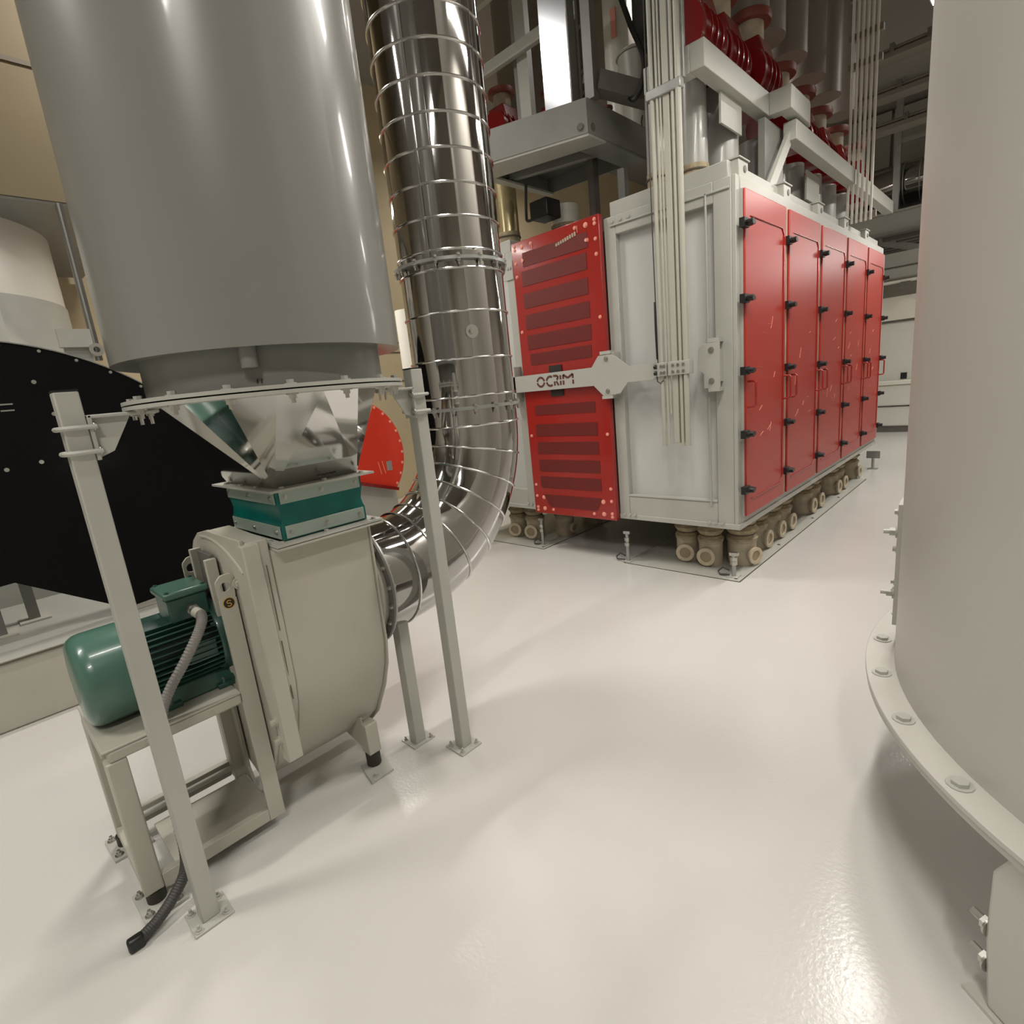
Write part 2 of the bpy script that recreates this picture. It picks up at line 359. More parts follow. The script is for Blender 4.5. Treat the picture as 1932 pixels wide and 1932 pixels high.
# lifting plates and bearing stand uprights
for xx, zt in ((-2.05, 1.06), (-2.42, 1.075)):
    o = MB()
    y0, y1 = .545, .603
    prof = [(y0, .05), (y1, .05), (y1, zt), (y0+.022, zt), (y0, zt-.022)]
    hc, hr = ((y0+y1)/2, zt-.045), .018
    # plate with a round hole: quads between hole ring and outline above z=.9, solid below
    zl = zt-.09
    n = 24; out = []
    for i in range(n):
        a = 2*PI*i/n; dx, dz = math.cos(a), math.sin(a)
        hx, hz = (y1-y0)/2, .045
        k = min(hx/abs(dx) if abs(dx) > 1e-6 else 9, hz/abs(dz) if abs(dz) > 1e-6 else 9)
        py, pz = hc[0]+dx*k, hc[1]+dz*k
        if py < y0+.022 and pz > zt-.022:
            ex = (py-y0)+(zt-pz)
            if ex < .022: d_ = (.022-ex)/2; py += d_; pz -= d_
        out.append((py, pz))
    vs = []; fs = []
    for x in (xx-.006, xx+.006):
        vs += [(x, hc[0]+hr*math.cos(2*PI*i/n), hc[1]+hr*math.sin(2*PI*i/n)) for i in range(n)]+[(x, p, q) for p, q in out]
    for i in range(n):
        j = (i+1) % n
        fs += [(i, j, n+j, n+i), (2*n+i, 3*n+i, 3*n+j, 2*n+j), (n+i, n+j, 3*n+j, 3*n+i), (i, 2*n+i, 2*n+j, j)]
    o.add(vs, fs); o.box(xx-.006, xx+.006, y0, y1, .05, zl)
    o.build('lifting_plate', 'cream', t)
    MB().box(xx-.05 if xx > -2.2 else xx+.006, xx-.006 if xx > -2.2 else xx+.05, .592, .603, .05, zt-.03).build('upright_flange', 'cream', t)
MB().box(-2.345, -2.325, .56, .60, .62, 1.12).build('bearing_rib', 'cream', t, .003)
MB().box(-2.185, -2.165, .56, .60, .62, 1.10).build('bearing_rib', 'cream', t, .003)
MB().box(-2.325, -2.185, .585, .60, .70, 1.11).build('shaft_slot', 'darksteel', t)
bolt(t, (-2.03, .615, 1.02), (1, 0, 0), .014, .02, 'cream'); bolt(t, (-1.93, .607, .50), (0, -1, 0), .012, .02, 'cream'); bolt(t, (-1.93, .607, .42), (0, -1, 0), .012, .02, 'cream')
bd = MB().cyl((-2.0445, .575, .955), (-2.0435, .575, .955), .021, n=28).build('badge', 'gold', t, label='round black and yellow sticker with letter S')
MB().cyl((-2.0437, .575, .955), (-2.0432, .575, .955), .0185, n=28).build('badge_disc', 'ink', bd)
sp = [(.007*math.cos(R_(a)), .0038+.0042*math.sin(R_(a))) for a in range(20, 271, 25)]+[(.007*math.cos(R_(a)), -.0046+.0046*math.sin(R_(a))) for a in range(90, -161, -25)]
MB().tube([(-2.0428, .575+p*.95, .955+q*1.25) for p, q in sp], .0018, 6).build('letter', 'gold', bd)

# motor stand
t = thing('motor_stand', 'cream welded steel stand carrying the green motor', 'stand', (-2.28, .35, 0))
MB().box(-2.50, -2.045, .118, .545, .604, .613).build('bed_plate', 'cream', t, .003)
MB().box(-2.10, -2.045, .13, .545, .565, .604).build('bed_rail', 'cream', t, .008)
MB().box(-2.50, -2.45, .13, .545, .565, .604).build('bed_rail', 'cream', t, .008)
MB().box(-2.45, -2.10, .118, .16, .565, .604).build('bed_rail', 'cream', t, .004)
MB().box(-2.10, -2.045, .118, .178, .05, .565).build('leg', 'cream', t, .006)
MB().box(-2.50, -2.45, .118, .165, .05, .565).build('leg', 'cream', t, .006)
MB().box(-2.50, -2.445, .548, .602, .05, .604).build('leg', 'cream', t, .006)
MB().box(-2.075, -2.045, .178, .545, .05, .10).build('sill_rail', 'cream', t, .002)
MB().box(-2.50, -2.47, .165, .548, .05, .12).build('sill_rail', 'cream', t, .002)
MB().box(-2.45, -2.10, .12, .15, .05, .10).build('sill_rail', 'cream', t, .002)
MB().box(-2.41, -2.08, .23, .585, .052, .062).build('drip_tray', 'cream', t, .002)
MB().cyl((-2.43, .17, .11), (-2.43, .585, .11), .012, n=12).build('tie_rod', 'post', t)
MB().prism([(-2.45, .05), (-2.45, .23), (-2.33, .05)], 'xz', .59, .602).build('gusset', 'cream', t)
for x, y in ((-2.07, .15), (-2.475, .14)):
    MB().cyl((x, y, .01), (x, y, .05), .03, n=20).build('rubber_foot', 'rubber', t)
    MB().prism([(x-.08, y-.06), (x+.085, y-.055), (x+.085, y+.075), (x-.08, y+.06)], 'xy', .001, .01).build('foot_plate', 'post', t)
    for dx, dy in ((.06, -.035), (.065, .05), (-.055, -.04)): bolt(t, (x+dx, y+dy, .01), (0, 0, 1), .01, .012, 'zinc', stud=.01)
for y in (.24, .44): bolt(t, (-2.045, y, .585), (1, 0, 0), .006, .004, 'cream', 'screw')

# motor
MX, MZ = -2.28, .775
t = thing('electric_motor', 'dark green electric motor with finned body and rounded fan cowl', 'motor', (MX, .35, .613))
pc = [(.02, .118), (.10, .118), (.135, .122), (.152, .133), (.162, .15), (.165, .17), (.165, .285), (.158, .288)]
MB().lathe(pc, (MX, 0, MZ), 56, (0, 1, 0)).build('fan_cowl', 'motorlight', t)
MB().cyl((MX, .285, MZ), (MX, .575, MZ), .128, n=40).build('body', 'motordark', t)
for i in range(44):
    a = 2*PI*i/44
    if R_(60) < a < R_(120): continue
    d = Vector((math.cos(a), 0, math.sin(a)))
    if -1.05 < math.atan2(d.z, d.x)+1.57 < .0 and False: continue
    p = Vector((MX, 0, MZ))
    MB().bar(p+d*.137+Vector((0, .295, 0)), p+d*.137+Vector((0, .545, 0)), .0045, .032, d).build('cooling_fin', 'motor', t)
MB().lathe([(.05, .545), (.152, .545), (.155, .552), (.155, .583), (.12, .598), (.05, .598)], (MX, 0, MZ), 40, (0, 1, 0)).build('end_shield', 'motor', t)
for a in (35, 145, 215, 325): bolt(t, (MX+.145*math.cos(R_(a)), .545, MZ+.145*math.sin(R_(a))), (0, -1, 0), .009, .016, 'motor')
MB().prism([(MX-.12, .613), (MX+.13, .613), (MX+.10, .68), (MX-.09, .68)], 'xz', .315, .57).build('foot', 'motor', t, .008)
for y in (.35, .53): bolt(t, (MX+.115, y, .613), (0, 0, 1), .013, .018, 'zinc', stud=.012)
for y in (.35, .53): MB().box(MX+.06, MX+.15, y-.03, y+.03, .613, .632).build('foot_lug', 'motor', t, .004)
MB().box(MX+.128, MX+.146, .43, .53, .745, .815).build('name_plate', 'motor', t, .003)
bx = MB().box(MX-.075, MX+.085, .418, .55, .895, .985).build('terminal_box', 'motor', t, .006)
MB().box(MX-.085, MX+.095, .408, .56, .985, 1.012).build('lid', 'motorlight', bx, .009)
for dx, dy in ((-.07, .425), (.08, .425), (-.07, .545), (.08, .545)): bolt(bx, (MX+dx, dy, 1.012), (0, 0, 1), .006, .005, 'motor', 'screw')
MB().cyl((MX+.085, .49, .935), (MX+.115, .49, .933), .022, n=6).cyl((MX+.112, .49, .933), (MX+.135, .49, .931), .018, n=16).build('cable_gland', 'zinc', bx)
# conduit
t = thing('flexible_conduit', 'grey ribbed flexible conduit running down from the motor terminal box', 'conduit', (-2.0, .3, 0))
cp = [(-2.145, .49, .93), (-2.11, .495, .925), (-2.085, .485, .905), (-2.075, .455, .86), (-2.07, .40, .79), (-2.065, .34, .72), (-2.06, .30, .65), (-2.03, .275, .56), (-2.005, .262, .45), (-1.995, .255, .3), (-1.99, .25, .17), (-1.985, .23, .10), (-1.965, .18, .055), (-1.94, .12, .03), (-1.925, .07, .022)]
def smooth(pts, n=8):
    P = [Vector(p) for p in pts]; out = []
    for i in range(len(P)-1):
        a, b, c, d = P[max(i-1, 0)], P[i], P[i+1], P[min(i+2, len(P)-1)]
        for k in range(n):
            u = k/n; out.append(.5*((2*b)+(c-a)*u+(2*a-5*b+4*c-d)*u*u+(3*b-a-3*c+d)*u**3))
    return out+[P[-1]]
cs = smooth(cp, 24)
cut = 24*8
up_ = cs[:cut+1]; MB().tube(up_, [.0165+(.002 if i % 3 == 0 else 0) for i in range(len(up_))], 12).build('ribbed_sleeve', 'flex', t)
lo_ = cs[cut:]; MB().tube(lo_, [.018+(.001 if i % 3 == 0 else 0) for i in range(len(lo_))], 12).build('dark_sleeve', 'cable', t)
MB().box(-1.935, -1.905, .035, .08, .0, .045).build('floor_elbow', 'blackplastic', t, .008)
MB().cyl((-2.145, .49, .93), (-2.112, .495, .926), .019, n=16).build('connector', 'pipe', t)

# ================================================================== posts
def post(label, x, y, top, side, nplate):
    t = thing('support_post', label, 'post', (x, y, 0), 'posts around the fan'); h = .0275
    MB().box(x-h, x+h, y-h, y+h, .008, top).build('tube', 'post', t, .004)
    MB().box(x-h, x+h, y-h, y+h, top, top+.004).build('end_cap', 'blackplastic' if side else 'post', t)
    MB().box(x-.06, x+.06, y-.06, y+.06, 0, .008).build('base_plate', 'post', t, .002)
    for dx, dy in nplate: bolt(t, (x+dx*.043, y+dy*.043, .008), (0, 0, 1), .009, .01, 'post', stud=.012)
    return t
pl = post('tall grey square post left of the hopper with U-bolts', -1.855, .25, 1.71, 1, ((1, 1), (1, -1), (-1, 1), (-1, -1)))
pr_ = post('tall grey square post between the hopper and the polished duct', -1.815, 1.35, 1.715, 1, ((1, 1), (1, -1), (-1, 1), (-1, -1)))
for p, y, s, x in ((pl, .25, 1, -1.855), (pr_, 1.35, -1, -1.815)):
    yf = y+s*.0285
    MB().box(x-.035, x+.035, yf, yf+s*.010, 1.525, 1.645).build('bracket_back', 'post', p, .002)
    MB().box(x-.035, x+.035, yf, yf+s*(.17 if s > 0 else .16), 1.636, 1.646).build('bracket_arm', 'post', p, .003)
    MB().prism([(yf+s*.008, 1.636), (yf+s*.10, 1.636), (yf+s*.045, 1.545), (yf+s*.008, 1.53)], 'yz', x+.012, x+.018).build('bracket_web', 'post', p)
    for z in (1.55, 1.615):
        u = [(x+.04*q, yf+s*.016, z) for q in (1,)]+[(x+.04, y-s*.02, z), (x+.032, y-s*.036, z), (x, y-s*.04, z), (x-.032, y-s*.036, z), (x-.04, y-s*.02, z), (x-.04, yf+s*.016, z)]
        MB().tube(u, .0065, 8).build('u_bolt', 'post', p)
        bolt(p, (x+.026, yf+s*.01, z), (0, s, 0), .009, .01, 'zinc', 'nut')
    for dy in (.125, .15): bolt(p, (x+.02, yf+s*dy, 1.636), (0, 0, -1), .009, .008, 'zinc', 'nut', .022)
t = thing('duct_support_post', 'short grey angle post holding up the polished duct elbow', 'post', (-2.03, 1.245, 0))
MB().box(-2.055, -2.0, 1.215, 1.27, .006, .64).build('tube', 'post', t, .003)
MB().box(-2.09, -1.98, 1.19, 1.31, 0, .006).build('base_plate', 'post', t)
bolt(t, (-1.995, 1.295, .006), (0, 0, 1), .009, .01, 'zinc', stud=.01); bolt(t, (-2.075, 1.205, .006), (0, 0, 1), .009, .01, 'zinc', stud=.01)

# ================================================================== polished duct
t = thing('polished_duct', 'mirror polished steel duct bending down into the fan inlet', 'duct', (DX, DY, DZ-.25))
ELB = .62
MB().cyl((DX, 1.138, DZ), (DX, DY-ELB, DZ), DR, n=72, cap=False).build('inlet_spool', 'chrome', t)
ns = 7
def elb(a): return Vector((DX, DY-ELB+ELB*math.sin(a), DZ+ELB-ELB*math.cos(a)))
for k in range(ns):
    a0, a1 = PI/2*k/ns, PI/2*(k+1)/ns
    sub = 4; vs = []; fs = []; n = 72
    for j in range(sub+1):
        a = a0+(a1-a0)*j/sub; c = elb(a); rad = Vector((0, math.sin(a), -math.cos(a)))
        vs += [c+(Vector((1, 0, 0))*math.cos(2*PI*i/n)+rad*math.sin(2*PI*i/n))*DR for i in range(n)]
    for j in range(sub):
        for i in range(n): fs.append((j*n+i, j*n+(i+1) % n, (j+1)*n+(i+1) % n, (j+1)*n+i))
    MB().add(vs, fs).build('elbow_segment', 'chrome', t)
for k in range(0, ns+1):
    a = PI/2*k/ns; tan = Vector((0, math.cos(a), math.sin(a)))
    MB().torus(elb(a), tan, DR+.002, .0055, 72, 8).build('bead_ring', 'stainless', t)
Z0 = DZ+ELB
FL1, FL2 = 1.53, 2.195
for z0, z1, nm in ((Z0, FL1, 'lower_spool'), (FL1, FL2, 'middle_section'), (FL2, 4.9, 'upper_section')):
    MB().cyl((DX, DY, z0), (DX, DY, z1), DR, n=72, cap=False).build(nm, 'chrome', t)
for z in (1.585, 1.76, 1.97, 2.155): MB().torus((DX, DY, z), (0, 0, 1), DR+.002, .0055, 72, 8).build('bead_ring', 'stainless', t)
z = 2.235
while z < 4.9:
    MB().torus((DX, DY, z), (0, 0, 1), DR+.002, .0055, 72, 8).build('bead_ring', 'stainless', t); z += .1355
for z in (FL1, FL2):
    fl = MB().ann((DX, DY, z-.007), (DX, DY, z+.007), DR-.002, DR+.022, 72).build('flange_ring', 'galv', t)
    for i in range(16):
        a = 2*PI*i/16+.2
        bolt(fl, (DX+(DR+.016)*math.cos(a), DY+(DR+.016)*math.sin(a), z-.007), (0, 0, -1), .008, .012, 'zinc', stud=.012)
        bolt(fl, (DX+(DR+.016)*math.cos(a), DY+(DR+.016)*math.sin(a), z+.007), (0, 0, 1), .008, .01, 'zinc')
fl = MB().ann((DX, 1.137, DZ), (DX, 1.145, DZ), DR-.004, .291, 72).build('inlet_flange', 'galv', t)
for i in range(20):
    a = 2*PI*i/20+.1
    bolt(fl, (DX+.274*math.cos(a), 1.145, DZ+.274*math.sin(a)), (0, 1, 0), .008, .01, 'zinc')
    bolt(fl, (DX+.274*math.cos(a), 1.128, DZ+.274*math.sin(a)), (0, -1, 0), .008, .01, 'zinc')
a = R_(-28); d = Vector((math.cos(a), math.sin(a), 0)); p = Vector((DX, DY, 1.875))
MB().cyl(p+d*DR, p+d*(DR+.012), .03, n=24).cyl(p+d*(DR+.012), p+d*(DR+.03), .013, n=16).build('test_port', 'stainless', t)
# long seam battens on the straight pipe
for a in (R_(-62), R_(10)):
    d = Vector((math.cos(a), math.sin(a), 0)); MB().bar((DX+d.x*(DR+.002), DY+d.y*(DR+.002), 2.21), (DX+d.x*(DR+.002), DY+d.y*(DR+.002), 4.9), .004, .012, d).build('seam_batten', 'stainless', t)

# ================================================================== plansifter
SX0, SX1, SY0, SY1, SZ0, SZ1 = -2.55, -1.53, 3.9, 8.45, .42, 2.80
t = thing('plansifter', 'large white plansifter cabinet with five red doors and red vented end', 'machine', (-3.0, 6.2, .42))
MB().box(SX0+.02, SX1-.04, SY0+.07, SY1-.02, SZ0+.02, SZ1).build('cabinet_body', 'white', t)
fr = MB().box(SX0, SX0+.10, SY0, SY0+.075, SZ0, SZ1).build('stile', 'white', t, .006)
MB().box(SX1-.155, SX1-.03, SY0, SY0+.075, SZ0, SZ1).build('stile', 'white', t, .006)
MB().box(SX0+.10, SX1-.155, SY0, SY0+.075, SZ1-.135, SZ1).build('rail', 'white', t, .006)
MB().box(SX0+.10, SX1-.155, SY0, SY0+.075, SZ0, SZ0+.19).build('rail', 'white', t, .006)
MB().box(SX0+.10, SX1-.155, SY0+.055, SY0+.07, SZ0+.19, SZ1-.135).build('recessed_panel', 'panelwhite', t)
MB().box(SX1-.03, SX1, SY0, SY0+.06, SZ0, SZ1).build('corner_post', 'white', t, .004)
MB().box(SX1-.21, SX1-.195, SY0-.012, SY0, SZ0+.16, SZ1-.06).build('edge_bead', 'white', t, .004)
MB().box(SX0+.06, SX1-.04, SY0-.012, SY0, SZ1-.075, SZ1-.06).build('edge_bead', 'white', t, .004)
MB().box(SX0+.10, SX1-.155, SY0-.005, SY0+.055, SZ0+.19, SZ0+.205).build('sill_bead', 'white', t, .003)
MB().box(SX0+.05, SX1-.06, SY0+.02, SY1, SZ1, SZ1+.105).build('top_beam', 'white', t, .006)
MB().box(SX0, SX1+.012, SY0-.006, SY1, SZ0-.012, SZ0+.03).build('bottom_frame', 'white', t, .004)
MB().box(SX1-.04, SX1+.004, SY0+.06, SY1, SZ1-.08, SZ1+.004).build('door_header', 'white', t, .004)
MB().box(SX1-.04, SX1+.004, SY0+.06, SY1, SZ0+.03, SZ0+.08).build('door_sill', 'white', t, .004)
for k in range(6): 
    y = 3.93+.9*k-(.03 if k else 0); MB().box(SX1-.04, SX1+.02, max(y-.05, SY0+.06), y+.05, SZ0+.08, SZ1-.08).build('door_jamb', 'boot' if 0 < k < 5 else 'white', t)
for px in (-2.47, -2.40, -2.33): bolt(t, (px, SY0-.001, SZ1-.04), (0, -1, 0), .012, .008, 'white')
for px in (-2.50, -2.45, -2.40, -1.75, -1.70, -1.65): bolt(t, (px, SY0-.006, SZ0+.03), (0, -1, 0), .012, .01, 'white')
# doors
DZ0, DZ1 = .50, 2.72
door0 = None
LZ = (2.50, 2.03, 1.555, 1.115, .71)
def latch_mesh():
    return MB().box(-.055, .03, -.028, .028, -.012, .024).box(-.045, .045, -.006, .006, .02, .045).cyl((.0, 0, .0), (.0, 0, .062), .02, n=10).box(.02, .06, -.014, .014, .0, .035).cyl((.045, 0, .03), (.045, 0, .055), .013, n=8)
for k in range(5):
    y0 = 3.965+.895*k; y1 = y0+.815
    d = MB().box(SX1+.004, SX1+.034, y0, y1, DZ0, DZ1).build('door', 'reddoor', t, .006)
    W[d.name] = wloc(t)
    x = SX1+.0345
    g = MB()
    for a, b in (((y0+.09, DZ1-.16), (y1-.10, DZ1-.16)), ((y1-.06, DZ1-.20), (y1-.06, DZ0+.16)), ((y1-.10, DZ0+.12), (y0+.09, DZ0+.12))): g.bar((x, *a), (x, *b), .004, .012, (1, 0, 0))
    g.bar((x, y1-.10, DZ1-.16), (x, y1-.06, DZ1-.20), .004, .012, (1, 0, 0)).bar((x, y1-.06, DZ0+.16), (x, y1-.10, DZ0+.12), .004, .012, (1, 0, 0))
    g.build('pressed_groove', 'red', d)
    for yy in (y0+.035, y1-.035):
        MB().tube([(x, yy, 1.30), (x+.045, yy, 1.302), (x+.055, yy, 1.312), (x+.055, yy, 1.468), (x+.045, yy, 1.478), (x, yy, 1.48)], .008, 8).build('handle', 'red', d)
    for z in LZ: inst('latch', latch_mesh, 'latch', 'blackplastic', d, (x, y0-.035 if k else y0-.02, z-.012*k), (1, 0, 0))
    if k == 4:
        for z in LZ: inst('latch', latch_mesh, 'latch', 'blackplastic', d, (x, y1+.01, z-.05), (1, 0, 0))
    rnd = random.Random(k+3)
    for q in range(9):
        yy, zz = y0+.15+rnd.random()*.5, 1.05+rnd.random()*.95; an = rnd.uniform(-.5, .5)+(.9 if q % 2 else 0)
        L = .02+.03*rnd.random(); MB().bar((x, yy-L*math.cos(an), zz-L*math.sin(an)), (x, yy+L*math.cos(an), zz+L*math.sin(an)), .001, .004, (1, 0, 0)).build('scuff_mark', 'scuff', d)
# lugs along the top edge
for y in (3.99, 4.87, 5.77, 6.67, 7.57):
    l = MB().box(-1.66, -1.545, y, y+.16, SZ1+.004, SZ1+.115).build('lifting_lug', 'white', t, .004)
    MB().box(-1.67, -1.535, y-.01, y+.17, SZ1+.115, SZ1+.125).build('lug_cap', 'white', l, .002)
    MB().cyl((-1.546, y+.10, SZ1+.065), (-1.54, y+.10, SZ1+.065), .022, n=16).build('lug_hole', 'darksteel', l)
# left half
LX0, LX1 = -4.52, -3.50
MB().box(LX0, LX1-.02, SY0+.07, SY1-.02, SZ0+.02, SZ1).build('cabinet_body', 'white', t)
MB().box(LX1-.12, LX1, SY0, SY0+.075, SZ0, SZ1).build('stile', 'white', t, .006)
MB().box(LX0, LX0+.12, SY0, SY0+.075, SZ0, SZ1).build('stile', 'white', t, .006)
MB().box(LX0+.12, LX1-.12, SY0, SY0+.075, SZ1-.135, SZ1).build('rail', 'white', t, .006)
MB().box(LX0+.12, LX1-.12, SY0, SY0+.075, SZ0, SZ0+.19).build('rail', 'white', t, .006)
MB().box(LX0+.12, LX1-.12, SY0+.055, SY0+.07, SZ0+.19, SZ1-.135).build('recessed_panel', 'panelwhite', t)
MB().box(LX0, LX1, SY0-.006, SY1, SZ0-.012, SZ0+.03).build('bottom_frame', 'white', t, .004)
MB().box(LX0+.05, LX1-.06, SY0+.02, SY1, SZ1, SZ1+.105).build('top_beam', 'white', t, .006)
MB().box(LX1-.16, LX1-.03, SY0-.01, SY0, 2.56, 2.72).build('corner_plate', 'white', t, .003)
for px in (-3.59, -3.56): bolt(t, (px, SY0-.01, 2.66), (0, -1, 0), .012, .008, 'white')
for px in (-3.62, -3.57): bolt(t, (px, SY0-.006, .46), (0, -1, 0), .012, .01, 'white')
# drive section
MB().box(LX1, SX0, SY0+.08, SY1-.1, SZ0, SZ1-.1).build('drive_housing', 'darksteel', t)
PX0, PX1, PYF = -3.485, -2.555, 3.845
def panel(z0, z1, strips, nm):
    p = MB().box(PX0, PX1, PYF, PYF+.05, z0, z1).build('red_panel', 'red', t, .004, label=nm)
    for i, (a, b, xa, xb, pol) in enumerate(strips):
        poly = [(xa, a), (xb, a), (xb, b), (xa, b)] if not pol else [(xa+.07, a), (xb-.06, a), (xb+.0, b), (xa, b)]
        MB().prism(poly, 'xz', PYF-.004, PYF+.002).build('vent_strip', 'vent', p)
    return p
up_s = [(2.62, 2.735, -3.36, -2.67, 0)]+[(c-.062, c+.062, -3.385, -2.69, 0) for c in (2.525, 2.34, 2.16, 1.985)]+[(1.785, 1.885, -3.37, -2.70, 0)]
lo_s = [(1.335, 1.425, -3.37, -2.70, 0)]+[(c-.055, c+.055, -3.38, -2.69, 0) for c in (1.195, 1.03, .865, .705)]+[(.47, .585, -3.36, -2.69, 1)]
pu = panel(1.62, 2.835, up_s, 'upper red panel with perforated vent strips'); pw = panel(.395, 1.615, lo_s, 'lower red panel with perforated vent strips')
for p, zz in ((pu, 2.835), (pw, .395)):
    s = -1 if p is pu else 1
    for px in (PX0+.04, PX1-.04):
        q = 1 if px < -3 else -1
        for dx, dz in ((0, .03), (0, .06), (0, .17), (.085*q, .05), (.085*q, .16), (.19*q, .045), (0, .28), (0, .75)): bolt(p, (px+dx, PYF, zz+s*dz), (0, -1, 0), .014 if abs(dx) == .085 else .010, .01, 'scuff', 'screw')
for z0, z1 in ((1.70, 1.76), (1.495, 1.555)): MB().box(-3.16, -3.02, PYF-.012, PYF-.004, z0, z1).build('slot', 'ink', pu if z0 > 1.6 else pw)
MB().bar((-2.76, PYF-.004, 2.80), (-2.76, PYF-.004, 2.75), .003, .006).bar((-3.24, PYF-.004, 2.79), (-3.24, PYF-.004, 2.74), .003, .006).build('scuff_mark', 'scuff', pu)
for i in range(9): MB().box(-2.985+.024*i, -2.968+.024*i, PYF-.0055, PYF-.004, 2.70+.004*i, 2.722+.005*i).build('sticker_mark', 'boot', pu)
# logo bar
BY = 3.80
bar_poly = [(-3.60, 1.555), (-2.67, 1.552), (-2.58, 1.465), (-2.51, 1.465), (-2.42, 1.475), (-2.345, 1.555), (-1.99, 1.555), (-1.99, 1.678), (-2.335, 1.678), (-2.44, 1.76), (-2.50, 1.79), (-2.61, 1.785), (-2.68, 1.70), (-3.60, 1.70)]
br = MB().prism(bar_poly, 'xz', BY, BY+.012).build('logo_bar', 'white', t, .001)
MB().box(-3.63, -3.55, BY, BY+.1, 1.47, 1.79).build('bar_foot', 'white', br)
MB().box(-2.58, -2.47, BY+.012, BY+.1, 1.46, 1.80).build('bar_stay', 'white', br)
for z0, z1 in ((1.79, 1.815), (1.44, 1.465)): MB().box(-2.59, -2.49, BY-.004, BY+.06, z0, z1).build('bar_clip', 'white', br)
for z in (1.755, 1.50): bolt(br, (-2.535, BY, z), (0, -1, 0), .013, .014, 'zinc')
lz, lh = 1.628, .042
def stroke(pts, th=.019):
    m = MB()
    for a, b in zip(pts[:-1], pts[1:]):
        A, B = Vector((a[0], BY-.0006, a[1])), Vector((b[0], BY-.0006, b[1])); m.bar(A, B, .0012, th, (B-A).cross(Vector((0, 1, 0))))
    return m
ox = -3.30
for s in (1, -1):
    z = lambda q: lz+s*q
    gap = .006
    letters = [[(ox, z(gap)), (ox+.012, z(.03)), (ox+.035, z(lh)), (ox+.058, z(.03)), (ox+.07, z(gap))],
               [(ox+.09, z(gap)), (ox+.10, z(.03)), (ox+.122, z(lh)), (ox+.145, z(.035))],
               [(ox+.155, z(lh)), (ox+.19, z(lh-.002)), (ox+.20, z(.025)), (ox+.185, z(gap))] if s > 0 else [(ox+.165, z(gap)), (ox+.165, z(lh))],
               [(ox+.22, z(gap)), (ox+.22, z(lh))],
               [(ox+.245, z(gap)), (ox+.245, z(lh)), (ox+.285, z(.012) if s > 0 else z(lh)), (ox+.33, z(lh)), (ox+.33, z(gap))] if s > 0 else [(ox+.245, z(gap)), (ox+.245, z(lh))]]
    for L in letters: stroke([(ox+(p-ox)*1.22+.02, q) for p, q in L]).build('logo_letter', 'logo', br)
stroke([(ox+.24, lz-.006), (ox+.264, lz-lh)]).build('logo_letter', 'logo', br)
stroke([(ox+.423, lz-.006), (ox+.423, lz-lh)]).build('logo_letter', 'logo', br)
# right hand clamp plate
cl = MB().prism([(-1.775, 1.60), (-1.775, 1.735), (-1.745, 1.765), (-1.62, 1.77), (-1.62, 1.46), (-1.735, 1.46), (-1.735, 1.56)], 'xz', BY+.02, BY+.03).build('clamp_plate', 'white', t, .001)
MB().box(-1.705, -1.625, BY+.02, BY+.10, 1.77, 1.80).build('clamp_tab', 'white', cl); MB().box(-1.705, -1.625, BY+.02, BY+.10, 1.435, 1.46).build('clamp_tab', 'white', cl)
for z in (1.72, 1.51): bolt(cl, (-1.68, BY+.02, z), (0, -1, 0), .014, .014, 'zinc')
MB().box(-1.72, -1.63, BY+.03, SY0+.01, 1.5, 1.72).build('clamp_block', 'white', cl)

# vertical sampling tubes in front of the cabinet
tb = [(-2.022, .015, 1.06, 4.6), (-1.985, .009, 1.06, 4.4), (-1.962, .007, 1.3, 4.4), (-1.835, .02, 1.06, 4.4), (-1.875, .012, 1.06, 4.4)]
t = thing('tube_bundle', 'bundle of pale vertical tubes hanging in front of the cabinet', 'tubes', (-1.93, 3.76, 1.06))
for i, (x, r, z0, z1) in enumerate(tb): MB().cyl((x, 3.755, z0), (x, 3.755, z1), r, n=14).build('tube', 'pipe', t)
MB().box(-1.945, -1.90, 3.752, 3.775, 1.08, 4.4).build('flat_channel', 'pipe', t, .004)
MB().box(-1.905, -1.86, 3.772, 3.780, 1.08, 4.4).build('flat_channel', 'pipe', t, .002)
MB().tube([(-2.062, 3.77, 1.66), (-2.06, 3.768, 1.9), (-2.062, 3.765, 2.4), (-2.06, 3.765, 4.6)], .004, 6).build('cable', 'cable', t)
MB().tube([(-2.06, 3.76, 1.70), (-2.062, 3.757, 1.9), (-2.06, 3.757, 2.1)], .008, 6).build('heat_shrink', 'blackplastic', t)
for x0, x1, y0 in ((-2.05, -1.975, 3.725), (-1.965, -1.80, 3.73)):
    c = MB().box(x0, x1, y0, 3.80, 1.575, 1.672).build('clamp', 'white', t, .003)
    for x in ((x0+.035, x0+.06) if x1 < -1.9 else (x0+.04, x0+.08, x0+.12)):
        for z in (1.60, 1.645): bolt(c, (x, y0, z), (0, -1, 0), .008, .008, 'zinc', 'screw')
for z in (1.60, 1.645): MB().cyl((-2.072, 3.73, z), (-2.05, 3.73, z), .016, n=12).build('plug', 'blackplastic', t)
MB().tube([(-2.06, 3.745, 1.575), (-2.055, 3.74, 1.54), (-2.03, 3.74, 1.525), (-2.01, 3.745, 1.545)], .005, 6).build('cable_loop', 'cable', t)
MB().box(-2.06, -1.81, 3.735, 3.79, 3.36, 3.42).build('collar', 'galv', t, .006)
MB().box(-2.03, -1.80, 3.77, 3.80, 3.42, 4.6).build('tray', 'galv', t, .004)

